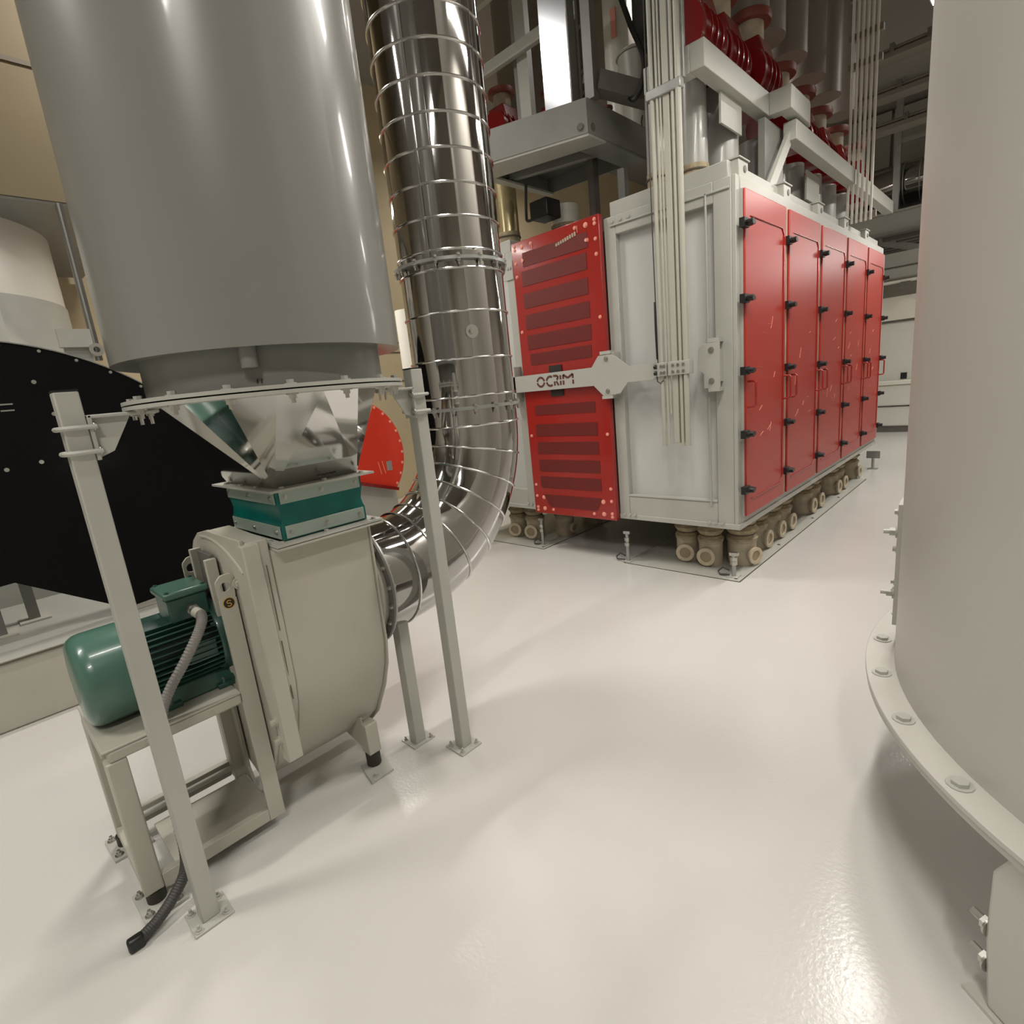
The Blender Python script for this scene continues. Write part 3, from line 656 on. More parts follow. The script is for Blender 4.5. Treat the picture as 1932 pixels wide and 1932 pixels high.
# ---------------- boots under the sifter
def boot(label, x, y, r, face, ringr, h=.21):
    t = thing('outlet_boot', label, 'spout', (x, y, 0), 'flour outlet boots under the plansifter')
    MB().lathe([(r, .008), (r, h-.01), (r+.006, h-.008), (r+.006, h), (r*.9, h)], (x, y, 0), 28).build('body', 'boot', t)
    pr = [(r*.98, h-.02), (r*1.13, h+.02), (r*.86, h+.05), (r*1.17, h+.095), (r*.86, h+.13), (r*1.12, h+.165), (r*.95, .404)]
    MB().lathe(pr, (x, y, 0), 28).build('cloth_sock', 'sock', t)
    for z in (h+.05, h+.13): MB().torus((x, y, z), (0, 0, 1), r*.88, .006, 28, 6).build('clamp_band', 'seam', t)
    f = Vector(face).normalized(); p = Vector((x, y, .095))
    MB().cyl(p+f*(r*.6), p+f*(r+.02), ringr*.82, n=24).build('sight_neck', 'boot', t)
    rg = MB().ann(p+f*(r+.02), p+f*(r+.036), ringr*.62, ringr, 28).build('sight_ring', 'sightrim', t)
    MB().cyl(p+f*(r+.018), p+f*(r+.026), ringr*.63, n=24).build('sight_glass', 'sightglass', t)
    for i in range(6):
        a = 2*PI*i/6; d, u, v = perp(f); bolt(rg, p+f*(r+.036)+(u*math.cos(a)+v*math.sin(a))*ringr*.82, f, .004, .004, 'sightrim', 'screw')
    return t
fd = (.35, -1, 0)
boot('beige outlet boot at the left of the cabinet corner, sight glass facing front', -2.10, 4.24, .095, (.25, -1, 0), .075)
boot('beige outlet boot nearest the front, sight glass facing front', -1.885, 4.21, .095, (.1, -1, 0), .075)
boot('beige outlet boot under the cabinet corner beside the anchor post', -1.675, 4.33, .11, (1, -.4, 0), .07)
boot('beige outlet boot in the shade behind the two front sight glasses', -2.16, 4.55, .10, (0, -1, 0), .07)
ys = [(4.78, 'first'), (5.12, 'second'), (5.42, 'third'), (6.10, 'fourth'), (6.38, 'fifth'), (7.10, 'sixth'), (7.38, 'seventh'), (8.1, 'last')]
for y, n_ in ys: boot('beige outlet boot below the red doors, '+n_+' along that side from the corner', -1.76, y, .125, (1, -.05, 0), .078)
boot('beige outlet boot at the far left end beside the duct elbow', -4.08, 4.21, .095, (.35, -1, 0), .075)
boot('beige outlet boot under the left half, left of the anchor post', -3.84, 4.21, .095, (.3, -1, 0), .075)
boot('plain beige outlet boot behind the left anchor post', -3.60, 4.42, .10, (1, 0, 0), .06)
boot('beige outlet boot deep in shade under the red panel end', -3.62, 4.95, .12, (1, 0, 0), .06)
for x0, x1, nm in ((-2.53, -1.53, 'thin pale steel floor plate under the right half of the plansifter'), (-4.52, -3.475, 'thin pale steel floor plate under the left half of the plansifter')):
    t = thing('floor_plate', nm, 'plate', ((x0+x1)/2, 6, 0), 'floor plates under the plansifter')
    MB().box(x0, x1, 3.9, 8.06, .001, .007).build('plate', 'post', t, .003)
    m = MB()
    for a in ((x0-.008, x1+.008, 3.892, 3.9), (x0-.008, x0, 3.9, 8.06), (x1, x1+.008, 3.9, 8.06)): m.box(a[0], a[1], a[2], a[3], .0005, .003)
    m.build('sealant_joint', 'seam', t)
    for y in (3.94, 4.9, 5.9, 6.9): bolt(t, (x1-.04, y, .007), (0, 0, 1), .01, .006, 'darksteel')
def anchor(label, x, y, h):
    t = thing('anchor_post', label, 'anchor', (x, y, 0), 'floor anchor posts around the plansifter')
    MB().cyl((x, y, .007), (x, y, h), .016, n=14).build('rod', 'galv', t)
    MB().box(x-.04, x+.04, y-.04, y+.04, .007, .014).build('base', 'post', t)
    for z in (h*.55, h*.72): MB().cyl((x, y, z), (x, y, z+.03), .026, n=6).build('nut', 'zinc', t)
    MB().bar((x-.03, y, h), (x+.035, y, h+.004), .03, .025).build('clevis', 'zinc', t)
    MB().tube([(x-.03, y-.01, .02), (x-.10, y-.02, .018), (x-.13, y+.01, .03), (x-.10, y+.03, .06), (x-.04, y+.01, .05)], .007, 8).build('cable_loop', 'cable', t)
anchor('steel anchor post at the front corner of the right floor plate', -1.60, 3.975, .19)
anchor('steel anchor post at the left corner of the right floor plate', -2.52, 3.94, .27)
anchor('steel anchor post at the corner of the left floor plate', -3.55, 3.985, .28)
t = thing('floor_marker', 'small grey square sign on a short stem on the far floor', 'marker', (-1.6, 8.82, 0))
MB().cyl((-1.6, 8.82, 0), (-1.6, 8.82, .15), .018, n=12).build('stem', 'galv', t)
MB().box(-1.66, -1.54, 8.78, 8.86, 0, .01).build('foot', 'galv', t)
MB().box(-1.68, -1.52, 8.812, 8.824, .15, .25).build('square_plate', 'steelgrey', t)

# ================================================================== gear above the plansifter
t = thing('drive_platform', 'grey steel hanging platform above the red vent panel', 'platform', (-3.15, 4.3, 3.4))
PLA, PLB, PLC, PLD = (-3.70, 3.52), (-2.63, 3.89), (-2.63, 4.76), (-3.66, 4.66)
for p, q in ((PLA, PLB), (PLB, PLC), (PLC, PLD), (PLD, PLA)): MB().bar((*p, 3.5375), (*q, 3.5375), .012, .235).build('rim', 'steelgrey', t)
def lerp(p, q, u): return (p[0]+(q[0]-p[0])*u, p[1]+(q[1]-p[1])*u)
MB().prism([PLA, PLB, lerp(PLB, PLC, .27), lerp(PLA, PLD, .27)], 'xy', 3.402, 3.42).build('bottom_flange', 'post', t)
MB().prism([lerp(PLB, PLC, .27), PLC, lerp(PLC, PLD, .2), (-2.84, 4.08)], 'xy', 3.402, 3.42).build('bottom_flange', 'steelgrey', t)
MB().prism([lerp(PLA, PLD, .27), (-3.60, 3.84), lerp(PLD, PLC, .06), PLD], 'xy', 3.402, 3.42).build('bottom_flange', 'post', t)
MB().prism([lerp(PLA, PLC, .015), lerp(PLB, PLD, .015), lerp(PLC, PLA, .015), lerp(PLD, PLB, .015)], 'xy', 3.55, 3.57).build('deck', 'steelgrey', t)
MB().bar((-3.64, 4.1, 3.49), (-2.66, 4.42, 3.49), .06, .11).build('cross_joist', 'steelgrey', t)
PY_0 = 3.872
MB().box(-3.01, -2.95, 4.4, 4.48, 2.95, 3.55).build('drive_column', 'darksteel', t)
MB().cyl((-2.98, 4.44, 2.84), (-2.98, 4.44, 2.95), .16, n=32).build('drive_hub', 'darksteel', t)
MB().box(-3.45, -3.25, 4.10, 4.3, 3.05, 3.2).build('limit_box', 'blackplastic', t, .01)
for z in (3.47,): bolt(t, (-2.68, 3.866, z), (.33, -.94, 0), .02, .01, 'darksteel'); bolt(t, (-2.624, 3.95, z), (1, 0, 0), .02, .01, 'darksteel')
MB().tube(smooth([(-3.55, 4.2, 3.4), (-3.56, 4.18, 3.15), (-3.53, 4.16, 3.08), (-3.42, 4.15, 3.08), (-3.35, 4.15, 3.1)], 6), .013, 8).build('cable', 'cable', t)
t = thing('steel_mast', 'shiny brushed steel sheet mast rising from the grey platform', 'mast', (-2.87, 3.87, 3.64))
MB().box(-3.0, -2.745, 3.862, 3.874, 3.63, 5.9).build('face_sheet', 'brushed', t, .002)
MB().box(-2.745, -2.735, 3.862, 3.95, 3.63, 5.9).build('return_edge', 'darksteel', t)
t = thing('ladder_frame', 'dark steel twin post frame beside the brushed mast', 'frame', (-2.6, 3.95, 3.65))
MB().box(-2.665, -2.585, 3.93, 4.0, 3.656, 5.9).build('post', 'darksteel', t)
MB().box(-2.73, -2.71, 3.96, 4.0, 3.656, 5.9).build('post', 'darksteel', t)
for z in (3.72, 3.86, 4.15): MB().box(-2.71, -2.665, 3.965, 3.99, z, z+.03).build('rung', 'darksteel', t)
MB().bar((-2.70, 3.98, 3.8), (-2.67, 3.98, 4.02), .012, .02).build('brace', 'boot', t)
t = thing('platform_posts', 'pale steel support frame behind the hanging platform', 'frame', (-3.7, 4.6, 3.6))
MB().box(-3.83, -3.70, 4.55, 4.62, 3.66, 5.9).build('post', 'post', t)
MB().box(-3.90, -3.83, 4.58, 4.65, 3.66, 5.9).build('post', 'steelgrey', t)
for z in (4.62, 5.2): MB().box(-5.2, -3.0, 4.50, 4.55, z, z+.10).build('rail', 'post', t)
for z in (4.62, 5.2): MB().box(-5.2, -3.0, 4.47, 4.50, z-.02, z).build('rail_lip', 'post', t)
MB().box(-5.2, -3.2, 4.75, 5.5, 4.02, 4.10).build('shelf', 'steelgrey', t)
for x in (-5.1, -3.3): MB().box(x-.04, x+.04, 5.42, 5.5, 2.91, 4.02).build('shelf_leg', 'steelgrey', t)
# spouts with cones, left and centre back
def pipe_thing(name, label, cat, p0, p1, r0, r1, m, cuff=False, group=None):
    t = thing(name, label, cat, p0, group)
    MB().cyl(p0, p1, r0, r1, n=32).build('tube', m, t)
    d = (Vector(p1)-Vector(p0)).normalized()
    if cuff:
        MB().cyl(Vector(p0)-d*.12, Vector(p0)+d*.02, r0*.96, r0*1.05, n=28).build('cuff', 'sock', t)
        MB().torus(Vector(p0)-d*.02, d, r0*1.04, .008, 28, 6).build('clamp_band', 'seam', t)
    else: MB().torus(Vector(p1)-d*.02, d, max(r1, .02)*1.0+.004, .008, 28, 6).build('collar', m, t)
    return t
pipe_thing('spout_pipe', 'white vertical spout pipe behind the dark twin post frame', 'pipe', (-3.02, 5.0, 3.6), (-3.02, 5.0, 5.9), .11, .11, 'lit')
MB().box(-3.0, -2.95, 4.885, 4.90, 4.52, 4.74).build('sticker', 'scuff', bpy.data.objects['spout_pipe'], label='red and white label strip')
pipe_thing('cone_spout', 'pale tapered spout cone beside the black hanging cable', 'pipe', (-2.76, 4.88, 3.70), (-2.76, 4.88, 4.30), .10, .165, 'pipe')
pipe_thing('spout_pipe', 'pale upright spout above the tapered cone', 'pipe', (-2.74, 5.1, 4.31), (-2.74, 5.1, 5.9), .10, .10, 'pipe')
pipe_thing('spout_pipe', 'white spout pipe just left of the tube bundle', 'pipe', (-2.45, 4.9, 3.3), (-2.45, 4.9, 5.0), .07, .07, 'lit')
pipe_thing('inlet_spout', 'cream inlet spout above the left half of the plansifter', 'pipe', (-3.92, 4.30, 3.06), (-3.92, 4.30, 3.75), .115, .115, 'goldtint', True, 'inlet spouts')  # polished tube; its gold reflection is put into the metal colour
pipe_thing('inlet_spout', 'pale inlet spout hard against the polished duct', 'pipe', (-4.12, 4.12, 3.06), (-4.12, 4.12, 3.75), .10, .10, 'pipe', True, 'inlet spouts')
pipe_thing('inlet_spout', 'short white inlet spout behind the top of the red panel', 'pipe', (-3.36, 4.50, 3.02), (-3.36, 4.50, 3.2), .13, .13, 'lit', True, 'inlet spouts')
for i, (x, y, r, nm) in enumerate(((-2.20, 4.15, .085, 'nearest the tube bundle'), (-1.98, 4.27, .10, 'first on the right of the tube bundle'), (-1.93, 4.62, .135, 'second on the right of the tube bundle'), (-1.93, 5.30, .12, 'just past the slanted brace'), (-1.93, 5.72, .13, 'two places past the slanted brace'), (-1.93, 6.25, .13, 'in the middle of the row over the doors'), (-1.93, 6.80, .14, 'third from the far end over the doors'), (-1.93, 7.35, .14, 'second from the far end over the doors'), (-1.93, 7.9, .14, 'at the far end over the doors'))):
    pipe_thing('grey_spout', 'grey inlet spout '+nm, 'pipe', (x, y, 3.03), (x, y, 3.62 if y < 5 else 3.41), r, r*.95, 'spout', True, 'grey inlet spouts over the doors')
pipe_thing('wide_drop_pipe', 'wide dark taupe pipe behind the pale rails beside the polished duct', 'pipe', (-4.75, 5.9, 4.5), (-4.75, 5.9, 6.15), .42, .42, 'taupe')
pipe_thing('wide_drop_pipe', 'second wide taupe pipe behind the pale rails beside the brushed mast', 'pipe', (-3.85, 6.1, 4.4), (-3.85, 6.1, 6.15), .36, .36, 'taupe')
# stepped beam
t = thing('stepped_beam', 'light grey stepped steel beam carrying the red valves', 'beam', (-1.7, 6, 3.4))
MB().box(-1.80, -1.70, 3.85, 5.08, 3.46, 3.62).build('near_span', 'post', t, .004)
MB().box(-2.13, -1.80, 3.85, 3.95, 3.46, 3.62).build('near_return', 'post', t, .004)
MB().box(-1.70, -1.54, 5.0, 5.10, 3.46, 3.62).build('step', 'post', t, .004)
MB().prism([(-1.64, 5.10), (-1.54, 5.10), (-1.54, 5.46), (-1.56, 5.55), (-1.64, 5.60)], 'xy', 3.46, 3.62).build('end_block', 'post', t, .004)
MB().box(-1.66, -1.56, 5.2, 9.1, 3.30, 3.44).build('far_span', 'post', t, .004)
MB().bar((-1.62, 5.30, 3.42), (-1.64, 4.80, 2.86), .09, .03, (1, 0, 0)).build('slanted_brace', 'post', t)
MB().box(-1.78, -1.765, 4.25, 4.62, 3.26, 3.46).build('hanger_plate', 'post', t)
MB().box(-1.75, -1.735, 6.1, 6.5, 3.05, 3.30).build('hanger_plate', 'post', t)
MB().box(-1.74, -1.69, 4.88, 5.3, 2.86, 3.42).build('web_plate', 'steelgrey', t)
# red rotary valves
def valve(loc, label, s=1., group='red valves along the stepped beam'):
    x, y, z = loc; t = thing('rotary_valve', label, 'valve', loc, group)
    MB().lathe([(.10*s, -.20*s), (.20*s, -.20*s), (.205*s, -.17*s), (.19*s, -.15*s), (.19*s, .15*s), (.205*s, .17*s), (.20*s, .20*s), (.10*s, .20*s)], (x, y, z+.2*s), 36, (0, 1, 0)).build('body', 'redvalve', t)
    for q in (-.09, 0, .09): MB().ann((x, y+q*s-.006, z+.2*s), (x, y+q*s+.006, z+.2*s), .18*s, .215*s, 32).build('rib', 'redvalve', t)
    MB().prism([(x-.17*s, z+.30*s), (x+.17*s, z+.30*s), (x+.12*s, z+.47*s), (x-.12*s, z+.47*s)], 'xz', y-.13*s, y+.13*s).build('throat', 'redvalve', t, .01)
    MB().box(x-.19*s, x+.19*s, y-.17*s, y+.17*s, z-.02*s, z+.03*s).build('foot_flange', 'redvalve', t, .004)
    MB().cyl((x, y, z+.46*s), (x, y, z+.62*s), .11*s, n=28).build('neck', 'boot', t)
    MB().lathe([(.10*s, .61*s), (.165*s, .61*s), (.17*s, .64*s), (.165*s, .67*s), (.10*s, .67*s)], (x, y, z), 28).build('clamp_ring', 'redbrown', t)
    return t
v0 = valve((-2.0, 4.28, 3.64), 'dark red rotary valve nearest, on the beam right of the tubes', 1.0)
nm = ['second dark red rotary valve on the near beam span', 'third dark red rotary valve, above the step in the beam', 'fourth dark red valve, first past the step', 'fifth dark red valve along the far beam span', 'sixth dark red valve along the far beam span', 'dark red valve beyond the far upright tubes', 'farthest dark red valve on the beam']
for (x, y, z), n_ in zip(((-2.02, 4.78, 3.66), (-1.96, 5.30, 3.66), (-1.98, 6.0, 3.5), (-1.98, 6.6, 3.48), (-1.98, 7.2, 3.46), (-1.98, 7.9, 3.45), (-1.95, 8.7, 3.44)), nm): dup(v0, (x, y, z), n_)
valve((-4.42, 4.95, 4.12), 'red valve left of the brushed mast, beside the polished duct', .85, 'red valves behind the platform')
valve((-3.98, 5.25, 4.12), 'red valve behind the pale posts of the platform frame', .7, 'red valves behind the platform')
valve((-2.78, 4.40, 3.575), 'small red valve standing on the hanging platform deck', .3, 'red valves behind the platform')
for i, (x, y, r, nm) in enumerate(((-2.02, 4.78, .14, 'above the second red valve'), (-1.96, 5.30, .15, 'above the third red valve'), (-2.05, 5.75, .22, 'widest, in front of the valve row'), (-1.98, 6.3, .17, 'above the far beam, near the widest'), (-1.98, 6.9, .17, 'above the far beam, in the middle'), (-1.98, 7.5, .17, 'above the far beam, next to the upright tubes'), (-1.98, 8.2, .17, 'above the far end of the beam'))):
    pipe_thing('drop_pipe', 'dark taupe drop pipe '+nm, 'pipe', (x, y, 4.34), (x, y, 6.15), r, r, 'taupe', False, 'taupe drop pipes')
pipe_thing('glow_pipe', 'drop pipe tinted for the yellow light between the two nearest taupe pipes', 'pipe', (-2.35, 5.4, 4.2), (-2.35, 5.4, 6.1), .16, .16, 'goldtint')  # light glimpsed between the taupe pipes, put into this pipe's yellow colour
# far upright tubes
t = thing('tube_rack', 'rack of six thin upright tubes beside the far end of the doors', 'tubes', (-1.5, 7.1, 2.75))
for i in range(6): MB().cyl((-1.62+.042*i, 7.1, 2.92), (-1.62+.042*i, 7.1, 6.1), .0125, n=10).build('tube', 'lit', t)
for z in (2.95, 4.35, 4.6, 4.95): MB().box(-1.66, -1.37, 7.115, 7.17, z, z+.06).build('clamp_bar', 'taupe', t)
# dark gearbox, cable chain, cable
t = thing('gearbox', 'dark grey gearbox hanging left of the tube bundle at the top', 'gearbox', (-2.3, 4.4, 4.1))
MB().box(-2.47, -2.21, 4.3, 4.6, 4.08, 5.2).build('casing', 'cable', t, .04)
MB().cyl((-2.33, 4.42, 4.02), (-2.33, 4.42, 4.08), .10, n=24).build('output_boss', 'cable', t)
MB().box(-2.40, -2.25, 4.35, 4.55, 5.2, 6.1).build('hanger', 'darksteel', t)
t = thing('cable_tray', 'dark cable tray running back from the platform corner', 'tray', (-2.4, 4.6, 3.6))
MB().bar((-2.60, 4.0, 3.77), (-2.34, 4.34, 3.66), .13, .13).build('cover', 'darksteel', t)
MB().bar((-2.36, 4.36, 3.62), (-2.08, 4.66, 3.48), .10, .09).build('trough', 'darksteel', t)
for q in range(4): MB().tube([(-2.40+.04*q, 4.30+.02*q, 3.55), (-2.40+.04*q, 4.28+.02*q, 3.50), (-2.39+.04*q, 4.27+.02*q, 3.47)], .006, 6).build('cable_end', 'cable', t)
t = thing('black_cable', 'thick black cable hanging in a curve beside the gearbox', 'cable', (-2.4, 4.2, 3.6))
MB().tube(smooth([(-2.62, 4.3, 5.2), (-2.58, 4.28, 4.6), (-2.46, 4.26, 4.2), (-2.33, 4.22, 3.9), (-2.32, 4.18, 3.72), (-2.38, 4.16, 3.62), (-2.45, 4.18, 3.68)], 8), .02, 10).build('sheath', 'blackplastic', t)

# ================================================================== right silo
RX, RY = .95, 2.40
RD = math.hypot(RX, RY); RR = RD*math.sin(R_(29.5)); RO = RD*math.sin(R_(31.75)); RZ = .5
t = thing('storage_silo', 'tall cream cylindrical silo at the right edge with bolted base ring', 'silo', (RX, RY, 0))
MB().lathe([(RR-.05, RZ-.03), (RR, RZ-.03), (RR, 5.6), (RR-.05, 5.6)], (RX, RY, 0), 160).build('shell', 'silo', t)
MB().ann((RX, RY, RZ-.004), (RX, RY, RZ+.012), RR-.02, RO, 160).build('base_ring', 'silo', t, .002)
MB().ann((RX, RY, RZ-.022), (RX, RY, RZ-.006), RR-.02, RO-.003, 160).build('lower_ring', 'post', t)
for i in range(30):
    a = 2*PI*i/30+.06
    b_ = bolt(t, (RX+(RR+RO)/2*math.cos(a), RY+(RR+RO)/2*math.sin(a), RZ+.012), (0, 0, 1), .02, .013, 'post')
ta = math.atan2(-RY, -RX)  # towards the camera
tg = ta-math.acos(RR/RD)   # left tangent direction
for k, z in enumerate((1.05,)):
    pa = MB().ann((RX, RY, .60), (RX, RY, 1.06), RR+.001, RR+.013, 16, 0, 1)
    pa.v = []; pa.f = []
    n = 12; vs = []; fs = []
    for i in range(n+1):
        a = tg-.04-.30*i/n; c, s = math.cos(a), math.sin(a)
        for rr in (RR+.001, RR+.014):
            for zz in (.60, 1.06): vs.append((RX+rr*c, RY+rr*s, zz))
    for i in range(n):
        a, b = 4*i, 4*i+4
        fs += [(a, b, b+1, a+1), (a+2, a+3, b+3, b+2), (a, a+2, b+2, b), (a+1, b+1, b+3, a+3)]
    fs += [(0, 1, 3, 2), (4*n, 4*n+2, 4*n+3, 4*n+1)]
    hp = MB().add(vs, fs).build('access_plate', 'silo', t)
    for z in (.955, .72): bolt(hp, (RX+(RR+.014)*math.cos(tg-.055), RY+(RR+.014)*math.sin(tg-.055), z), (math.cos(tg), math.sin(tg), 0), .015, .024, 'post', stud=.018)
    for z in (1.03, .89, .765): bolt(hp, (RX+(RR+.014)*math.cos(tg-.055), RY+(RR+.014)*math.sin(tg-.055), z), (math.cos(tg), math.sin(tg), 0), .010, .012, 'post')
# legs with rounded gusset plates
for i, a in enumerate((-2.262, -2.262+PI/2, -2.262+PI, -2.262-PI/2)):
    c, s = math.cos(a), math.sin(a)
    ctr = Vector((RX+(RR+.02)*c, RY+(RR+.02)*s, 0)); rd = Vector((c, s, 0)); tn = Vector((-s, c, 0))
    m = MB(); pol = [(-.10, .0), (.10, .0), (.12, .2), (.12, .38), (.08, .46), (-.08, .46), (-.12, .38), (-.12, .2)]
    vs = [ctr+tn*p+Vector((0, 0, q+.012))+rd*dd for dd in (0, .04) for p, q in pol]; nn = len(pol)
    m.add(vs, [tuple(range(nn)), tuple(range(2*nn-1, nn-1, -1))]+[(k, nn+k, nn+(k+1) % nn, (k+1) % nn) for k in range(nn)])
    lg = m.build('leg', 'silo', t, .01)
    b0 = ctr+rd*.04
    for p, q in ((-.118, .22), (-.112, .12)): bolt(lg, b0-rd*.02+tn*p+Vector((0, 0, q)), -tn, .018, .02, 'zinc', stud=.03)
    MB().bar(ctr+Vector((0, 0, .006))-tn*.15, ctr+Vector((0, 0, .006))+tn*.13, .10, .012).build('foot_plate', 'silo', t)

# ================================================================== left background
t = thing('concrete_plinth', 'low beige plinth on the floor behind the motor stand', 'plinth', (-5.3, 1.5, 0))
MB().box(-7.4, -4.06, -2.5, 3.3, .001, .40).build('block', 'cream', t, .012)
MB().box(-7.4, -4.05, -2.5, 3.3, .40, .412).build('top_sheet', 'white', t, .003)
MB().box(-4.062, -4.045, -2.5, 3.3, .392, .402).build('edge_strip', 'seam', t)
t = thing('black_guard', 'huge black curved machine guard behind the motor', 'guard', (-4.25, .2, .45))
bc, bR = (.135, .76), 1.405
pts = arcpts(bc, bR, R_(-13), R_(182), 72)
# straight lower edge slopes through the centre, then level above the plinth
poly = [p for p in pts if p[1] > .45]
poly = poly+[(-1.2, .72), (bc[0]-.03, bc[1]+.03), (.56, .47), (.6, .45)]
MB().prism(poly, 'yz', -4.30, -4.25).build('face_plate', 'black', t)
rim = MB(); seg = arcpts(bc, bR, R_(-10), R_(180), 72)
for a, b in zip(seg[:-1], seg[1:]): rim.bar((-4.36, *a), (-4.36, *b), .24, .006, (0, a[0]-bc[0], a[1]-bc[1]))
rim.build('rim', 'steelgrey', t)
for i in range(26):
    a = R_(-5+7.2*i); bolt(t, (-4.25, bc[0]+(bR-.02)*math.cos(a), bc[1]+(bR-.02)*math.sin(a)), (1, 0, 0), .006, .008, 'zinc')
for y, z in ((.24, 1.93), (.45, 1.92), (.50, 1.73), (.55, 1.62), (.17, 1.62), (.38, 1.46), (.22, 1.44), (.52, 1.49)): bolt(t, (-4.25, y, z), (1, 0, 0), .008, .008, 'zinc')
for z in (1.80, 1.765): MB().box(-4.25, -4.247, .27, .33, z, z+.008).build('rating_mark', 'zinc', t)
t = thing('machine_pedestal', 'grey steel pedestal legs on the plinth under the black guard', 'pedestal', (-4.6, .0, .41))
for y in (-.02, .16): 
    MB().box(-4.62+.2*(y > .1)*-1, -4.56-.2*(y > .1), y-.03, y+.03, .42, .95).build('leg', 'steelgrey', t); MB().box(-4.68-.2*(y > .1), -4.50-.2*(y > .1), y-.08, y+.08, .412, .424).build('base_plate', 'cream', t)
MB().tube(smooth([(-4.55, -.06, .95), (-4.52, -.05, .72), (-4.5, -.04, .60), (-4.5, -.10, .52), (-4.5, -.25, .50)], 6), .022, 8).build('hose', 'cable', t)
t = thing('red_guard', 'bright red curved machine guard seen beneath the hopper bracket', 'guard', (-4.5, 2.7, .8))
rc, rR = (2.58, 1.125), .53
poly = [p for p in arcpts(rc, rR, R_(-44), R_(150), 40)]+[(2.05, 1.06)]
MB().prism(poly, 'yz', -4.56, -4.50).build('face_plate', 'redguard', t, .004)
for i in range(12):
    a = R_(-38+12*i); bolt(t, (-4.50, rc[0]+(rR-.02)*math.cos(a), rc[1]+(rR-.02)*math.sin(a)), (1, 0, 0), .009, .008, 'scuff')
MB().bar((-4.49, 2.96, .76), (-4.49, 2.06, 1.05), .08, .03, (0, 0, 1)).build('bottom_lip', 'redvalve', t)
for dy in (0, .045): MB().bar((-4.497, 2.80+dy, 1.05), (-4.497, 2.82+dy, .93), .003, .014, (1, 0, 0)).build('grip_slot', 'scuff', t)
MB().box(-4.5, -4.496, 2.89, 2.95, .95, 1.04).build('nameplate', 'galv', t)
MB().box(-4.75, -4.56, 2.2, 3.0, .413, .9).build('stand', 'white', t)
t = thing('round_column', 'slim white pipe standing between the red guard and the duct', 'pipe', (-4.3, 3.1, 0))
MB().cyl((-4.3, 3.24, .412), (-4.3, 3.24, 2.4), .12, n=28).build('tube', 'lit', t); MB().cyl((-4.3, 3.24, .412), (-4.3, 3.24, .43), .17, n=28).build('foot', 'lit', t)
t = thing('drum_hopper', 'white and grey drum under a tan housing, far left above the black guard', 'hopper', (-6.4, .2, 1.6))
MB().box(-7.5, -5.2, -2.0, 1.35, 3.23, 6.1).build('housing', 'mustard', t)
MB().box(-7.5, -5.21, -2.0, 1.44, 3.21, 3.23).build('soffit', 'steelgrey', t)
MB().box(-5.2, -5.19, -2.0, 1.45, 4.08, 4.11).build('housing_seam', 'seam', t)
MB().cyl((-6.4, .05, 2.66), (-6.4, .05, 3.21), .98, n=64).build('drum', 'lit', t)
MB().cyl((-6.4, .05, .412), (-6.4, .05, 2.66), .99, n=64).build('lower_drum', 'post', t)
MB().box(-5.40, -5.36, -.1, .50, .412, 2.5).build('flat_leg', 'post', t)
t = thing('slim_strut', 'dark slim strut with a clamp beside the left edge of the hopper', 'strut', (-4.45, .87, 1.95))
MB().box(-4.47, -4.43, .81, .845, 2.05, 2.98).build('rod', 'darksteel', t)
MB().box(-4.43, -4.42, .815, .825, 2.05, 2.98).build('rod_edge', 'galv', t)
MB().box(-4.45, -4.40, .64, .81, 2.13, 2.24).build('clamp', 'post', t)
MB().ann((-4.40, .815, 2.11), (-4.37, .815, 2.11), .018, .04, 20).build('eye_ring', 'zinc', t)
MB().box(-4.46, -4.44, .66, .80, 2.0, 2.13).build('tie_plate', 'white', t)
# tan wall seams
for z in (2.35, 2.5, 1.9): struct(MB().box(FX0, FX0+.01, 2.5, 6.5, z, z+.015).build('trim_1', 'seam'))

# ================================================================== far right background
t = thing('mezzanine_beam', 'pale steel mezzanine beam across the far end of the aisle', 'beam', (-2, 13, 3.7))
MB().box(-6.5, .3, 12.95, 13.1, 3.69, 4.02).build('web', 'white', t); MB().box(-6.5, .3, 12.90, 13.15, 4.02, 4.05).build('flange', 'white', t); MB().box(-6.5, .3, 12.90, 13.15, 3.66, 3.69).build('flange', 'steelgrey', t)
t = thing('mezzanine_deck', 'ribbed grey underside of the far mezzanine deck', 'deck', (-2, 14.8, 3.7))
for i in range(9): MB().box(-6.5, .3, 13.25+.33*i, 13.40+.33*i, 3.60-.005*i, 3.72).build('rib', 'steelgrey', t)
MB().box(-6.5, .3, 13.1, 16.4, 3.72, 3.76).build('sheet', 'steelgrey', t)
MB().bar((-2.5, 13.2, 3.62), (-1.7, 14.8, 3.45), .10, .10).build('brace', 'white', t)
t = thing('mezzanine_post', 'slim grey post standing on the far mezzanine beam', 'post', (-2.2, 13.0, 4.05))
MB().box(-2.25, -2.15, 12.97, 13.07, 4.05, 6.2).build('tube', 'galv', t)
MB().box(-2.24, -1.2, 13.0, 13.04, 5.15, 5.22).build('rail', 'galv', t)
t = thing('horizontal_duct', 'shiny horizontal steel duct above the far mezzanine beam', 'duct', (-1.6, 13.5, 4.6))
MB().cyl((-2.15, 13.6, 4.60), (.5, 13.6, 4.60), .36, n=48).build('tube', 'chrome', t)
MB().cyl((-2.75, 13.6, 4.55), (-2.2, 13.6, 4.58), .34, n=48).build('reducer', 'chrome', t)
for x in (-2.15, -1.9): MB().torus((x, 13.6, 4.6), (1, 0, 0), .365, .012, 48, 6).build('collar', 'galv', t)
t = thing('upper_panels', 'pale grey panelled partition behind the shiny duct', 'partition', (-1.9, 14.4, 4.06))
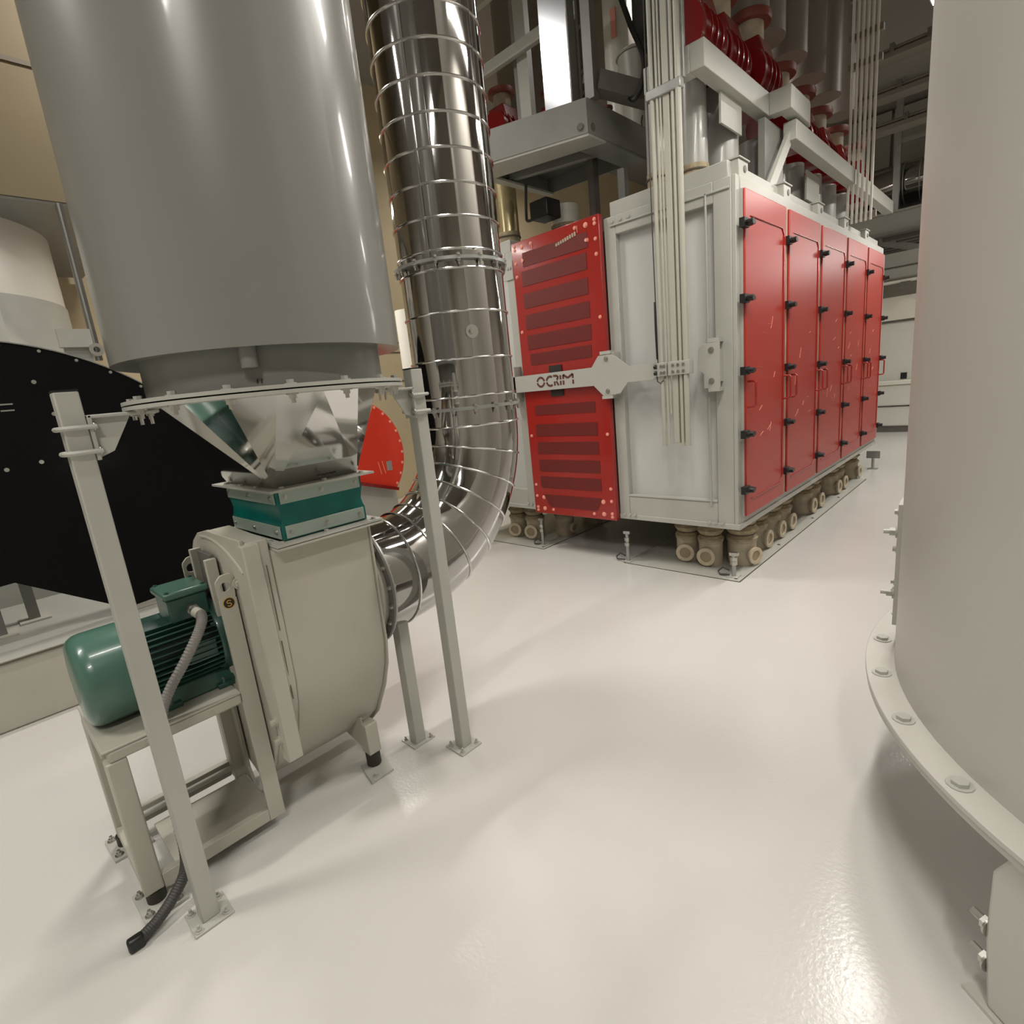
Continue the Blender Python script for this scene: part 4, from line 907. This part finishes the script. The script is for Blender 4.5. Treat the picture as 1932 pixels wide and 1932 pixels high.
for i in range(5):
    for j in range(2): MB().box(-4.6+1.05*i, -3.6+1.05*i, 14.3, 14.35, 4.1+1.05*j, 5.1+1.05*j).build('panel', 'white', t)
MB().box(-4.6, .7, 14.35, 14.40, 4.06, 6.1).build('backing', 'steelgrey', t)
for k, (y, z, n_) in enumerate(((11.0, 4.95, 'lowest'), (10.4, 5.2, 'middle'), (9.8, 5.45, 'highest'))):
    t = thing('pipe_rack', n_+' of the three dark pipe racks crossing under the ceiling', 'pipes', (-1, y, z), 'dark pipe racks')
    for q in range(4): MB().cyl((-2.4, y+.06*q, z), (3.5, y+.06*q, z+.02), .02, n=8).build('pipe', 'pipe' if q % 2 else 'taupe', t)
    MB().box(-2.4, 3.5, y-.03, y+.25, z-.10, z-.04).build('rail', 'taupe', t)
    for q in range(12): MB().box(-2.2+.4*q, -2.15+.4*q, y-.05, y+.27, z-.04, z+.05).build('clip', 'darksteel', t)
t = thing('white_machine', 'white machine cabinet at the far end beyond the red doors', 'machine', (-2.1, 13.2, 0))
MB().box(-4.2, -1.55, 13.0, 14.2, .98, 2.12).build('upper_body', 'whitepaint', t, .02)
MB().box(-4.2, -1.5, 12.85, 14.2, .52, .92).build('lower_body', 'whitepaint', t, .03)
MB().box(-4.2, -1.52, 12.9, 14.0, .12, .50).build('base', 'whitepaint', t, .03)
MB().box(-4.2, -1.52, 12.82, 12.9, .92, 1.0).build('ledge', 'lit', t, .01)
MB().box(-1.95, -1.85, 12.84, 12.86, 1.02, 1.14).build('control_box', 'blackplastic', t)
MB().box(-4.2, -1.55, 12.98, 13.0, 2.08, 2.11).build('seam', 'darksteel', t)
MB().box(-4.2, -1.5, 12.95, 13.9, 2.12, 2.55).build('top_cover', 'lit', t, .02)
MB().box(-4.1, -1.62, 12.95, 13.9, .0, .12).build('plinth', 'darksteel', t)
t = thing('light_trunking', 'pale horizontal trunking above the white machine', 'trunking', (-2.1, 12.7, 2.55))
for x in (-4.0, -1.6): MB().box(x-.03, x+.03, 12.96, 13.0, 2.55, 3.3).build('stand_off', 'white', t)
MB().box(-4.2, -1.4, 12.6, 12.75, 2.76, 2.80).build('rod', 'lit', t); MB().box(-4.2, -1.4, 12.7, 12.9, 2.86, 3.02).build('channel', 'white', t); MB().box(-4.2, -1.4, 12.75, 12.96, 3.06, 3.3).build('upper_channel', 'white', t)
MB().box(-2.0, -1.85, 12.58, 12.7, 2.66, 2.76).build('clip', 'darksteel', t)
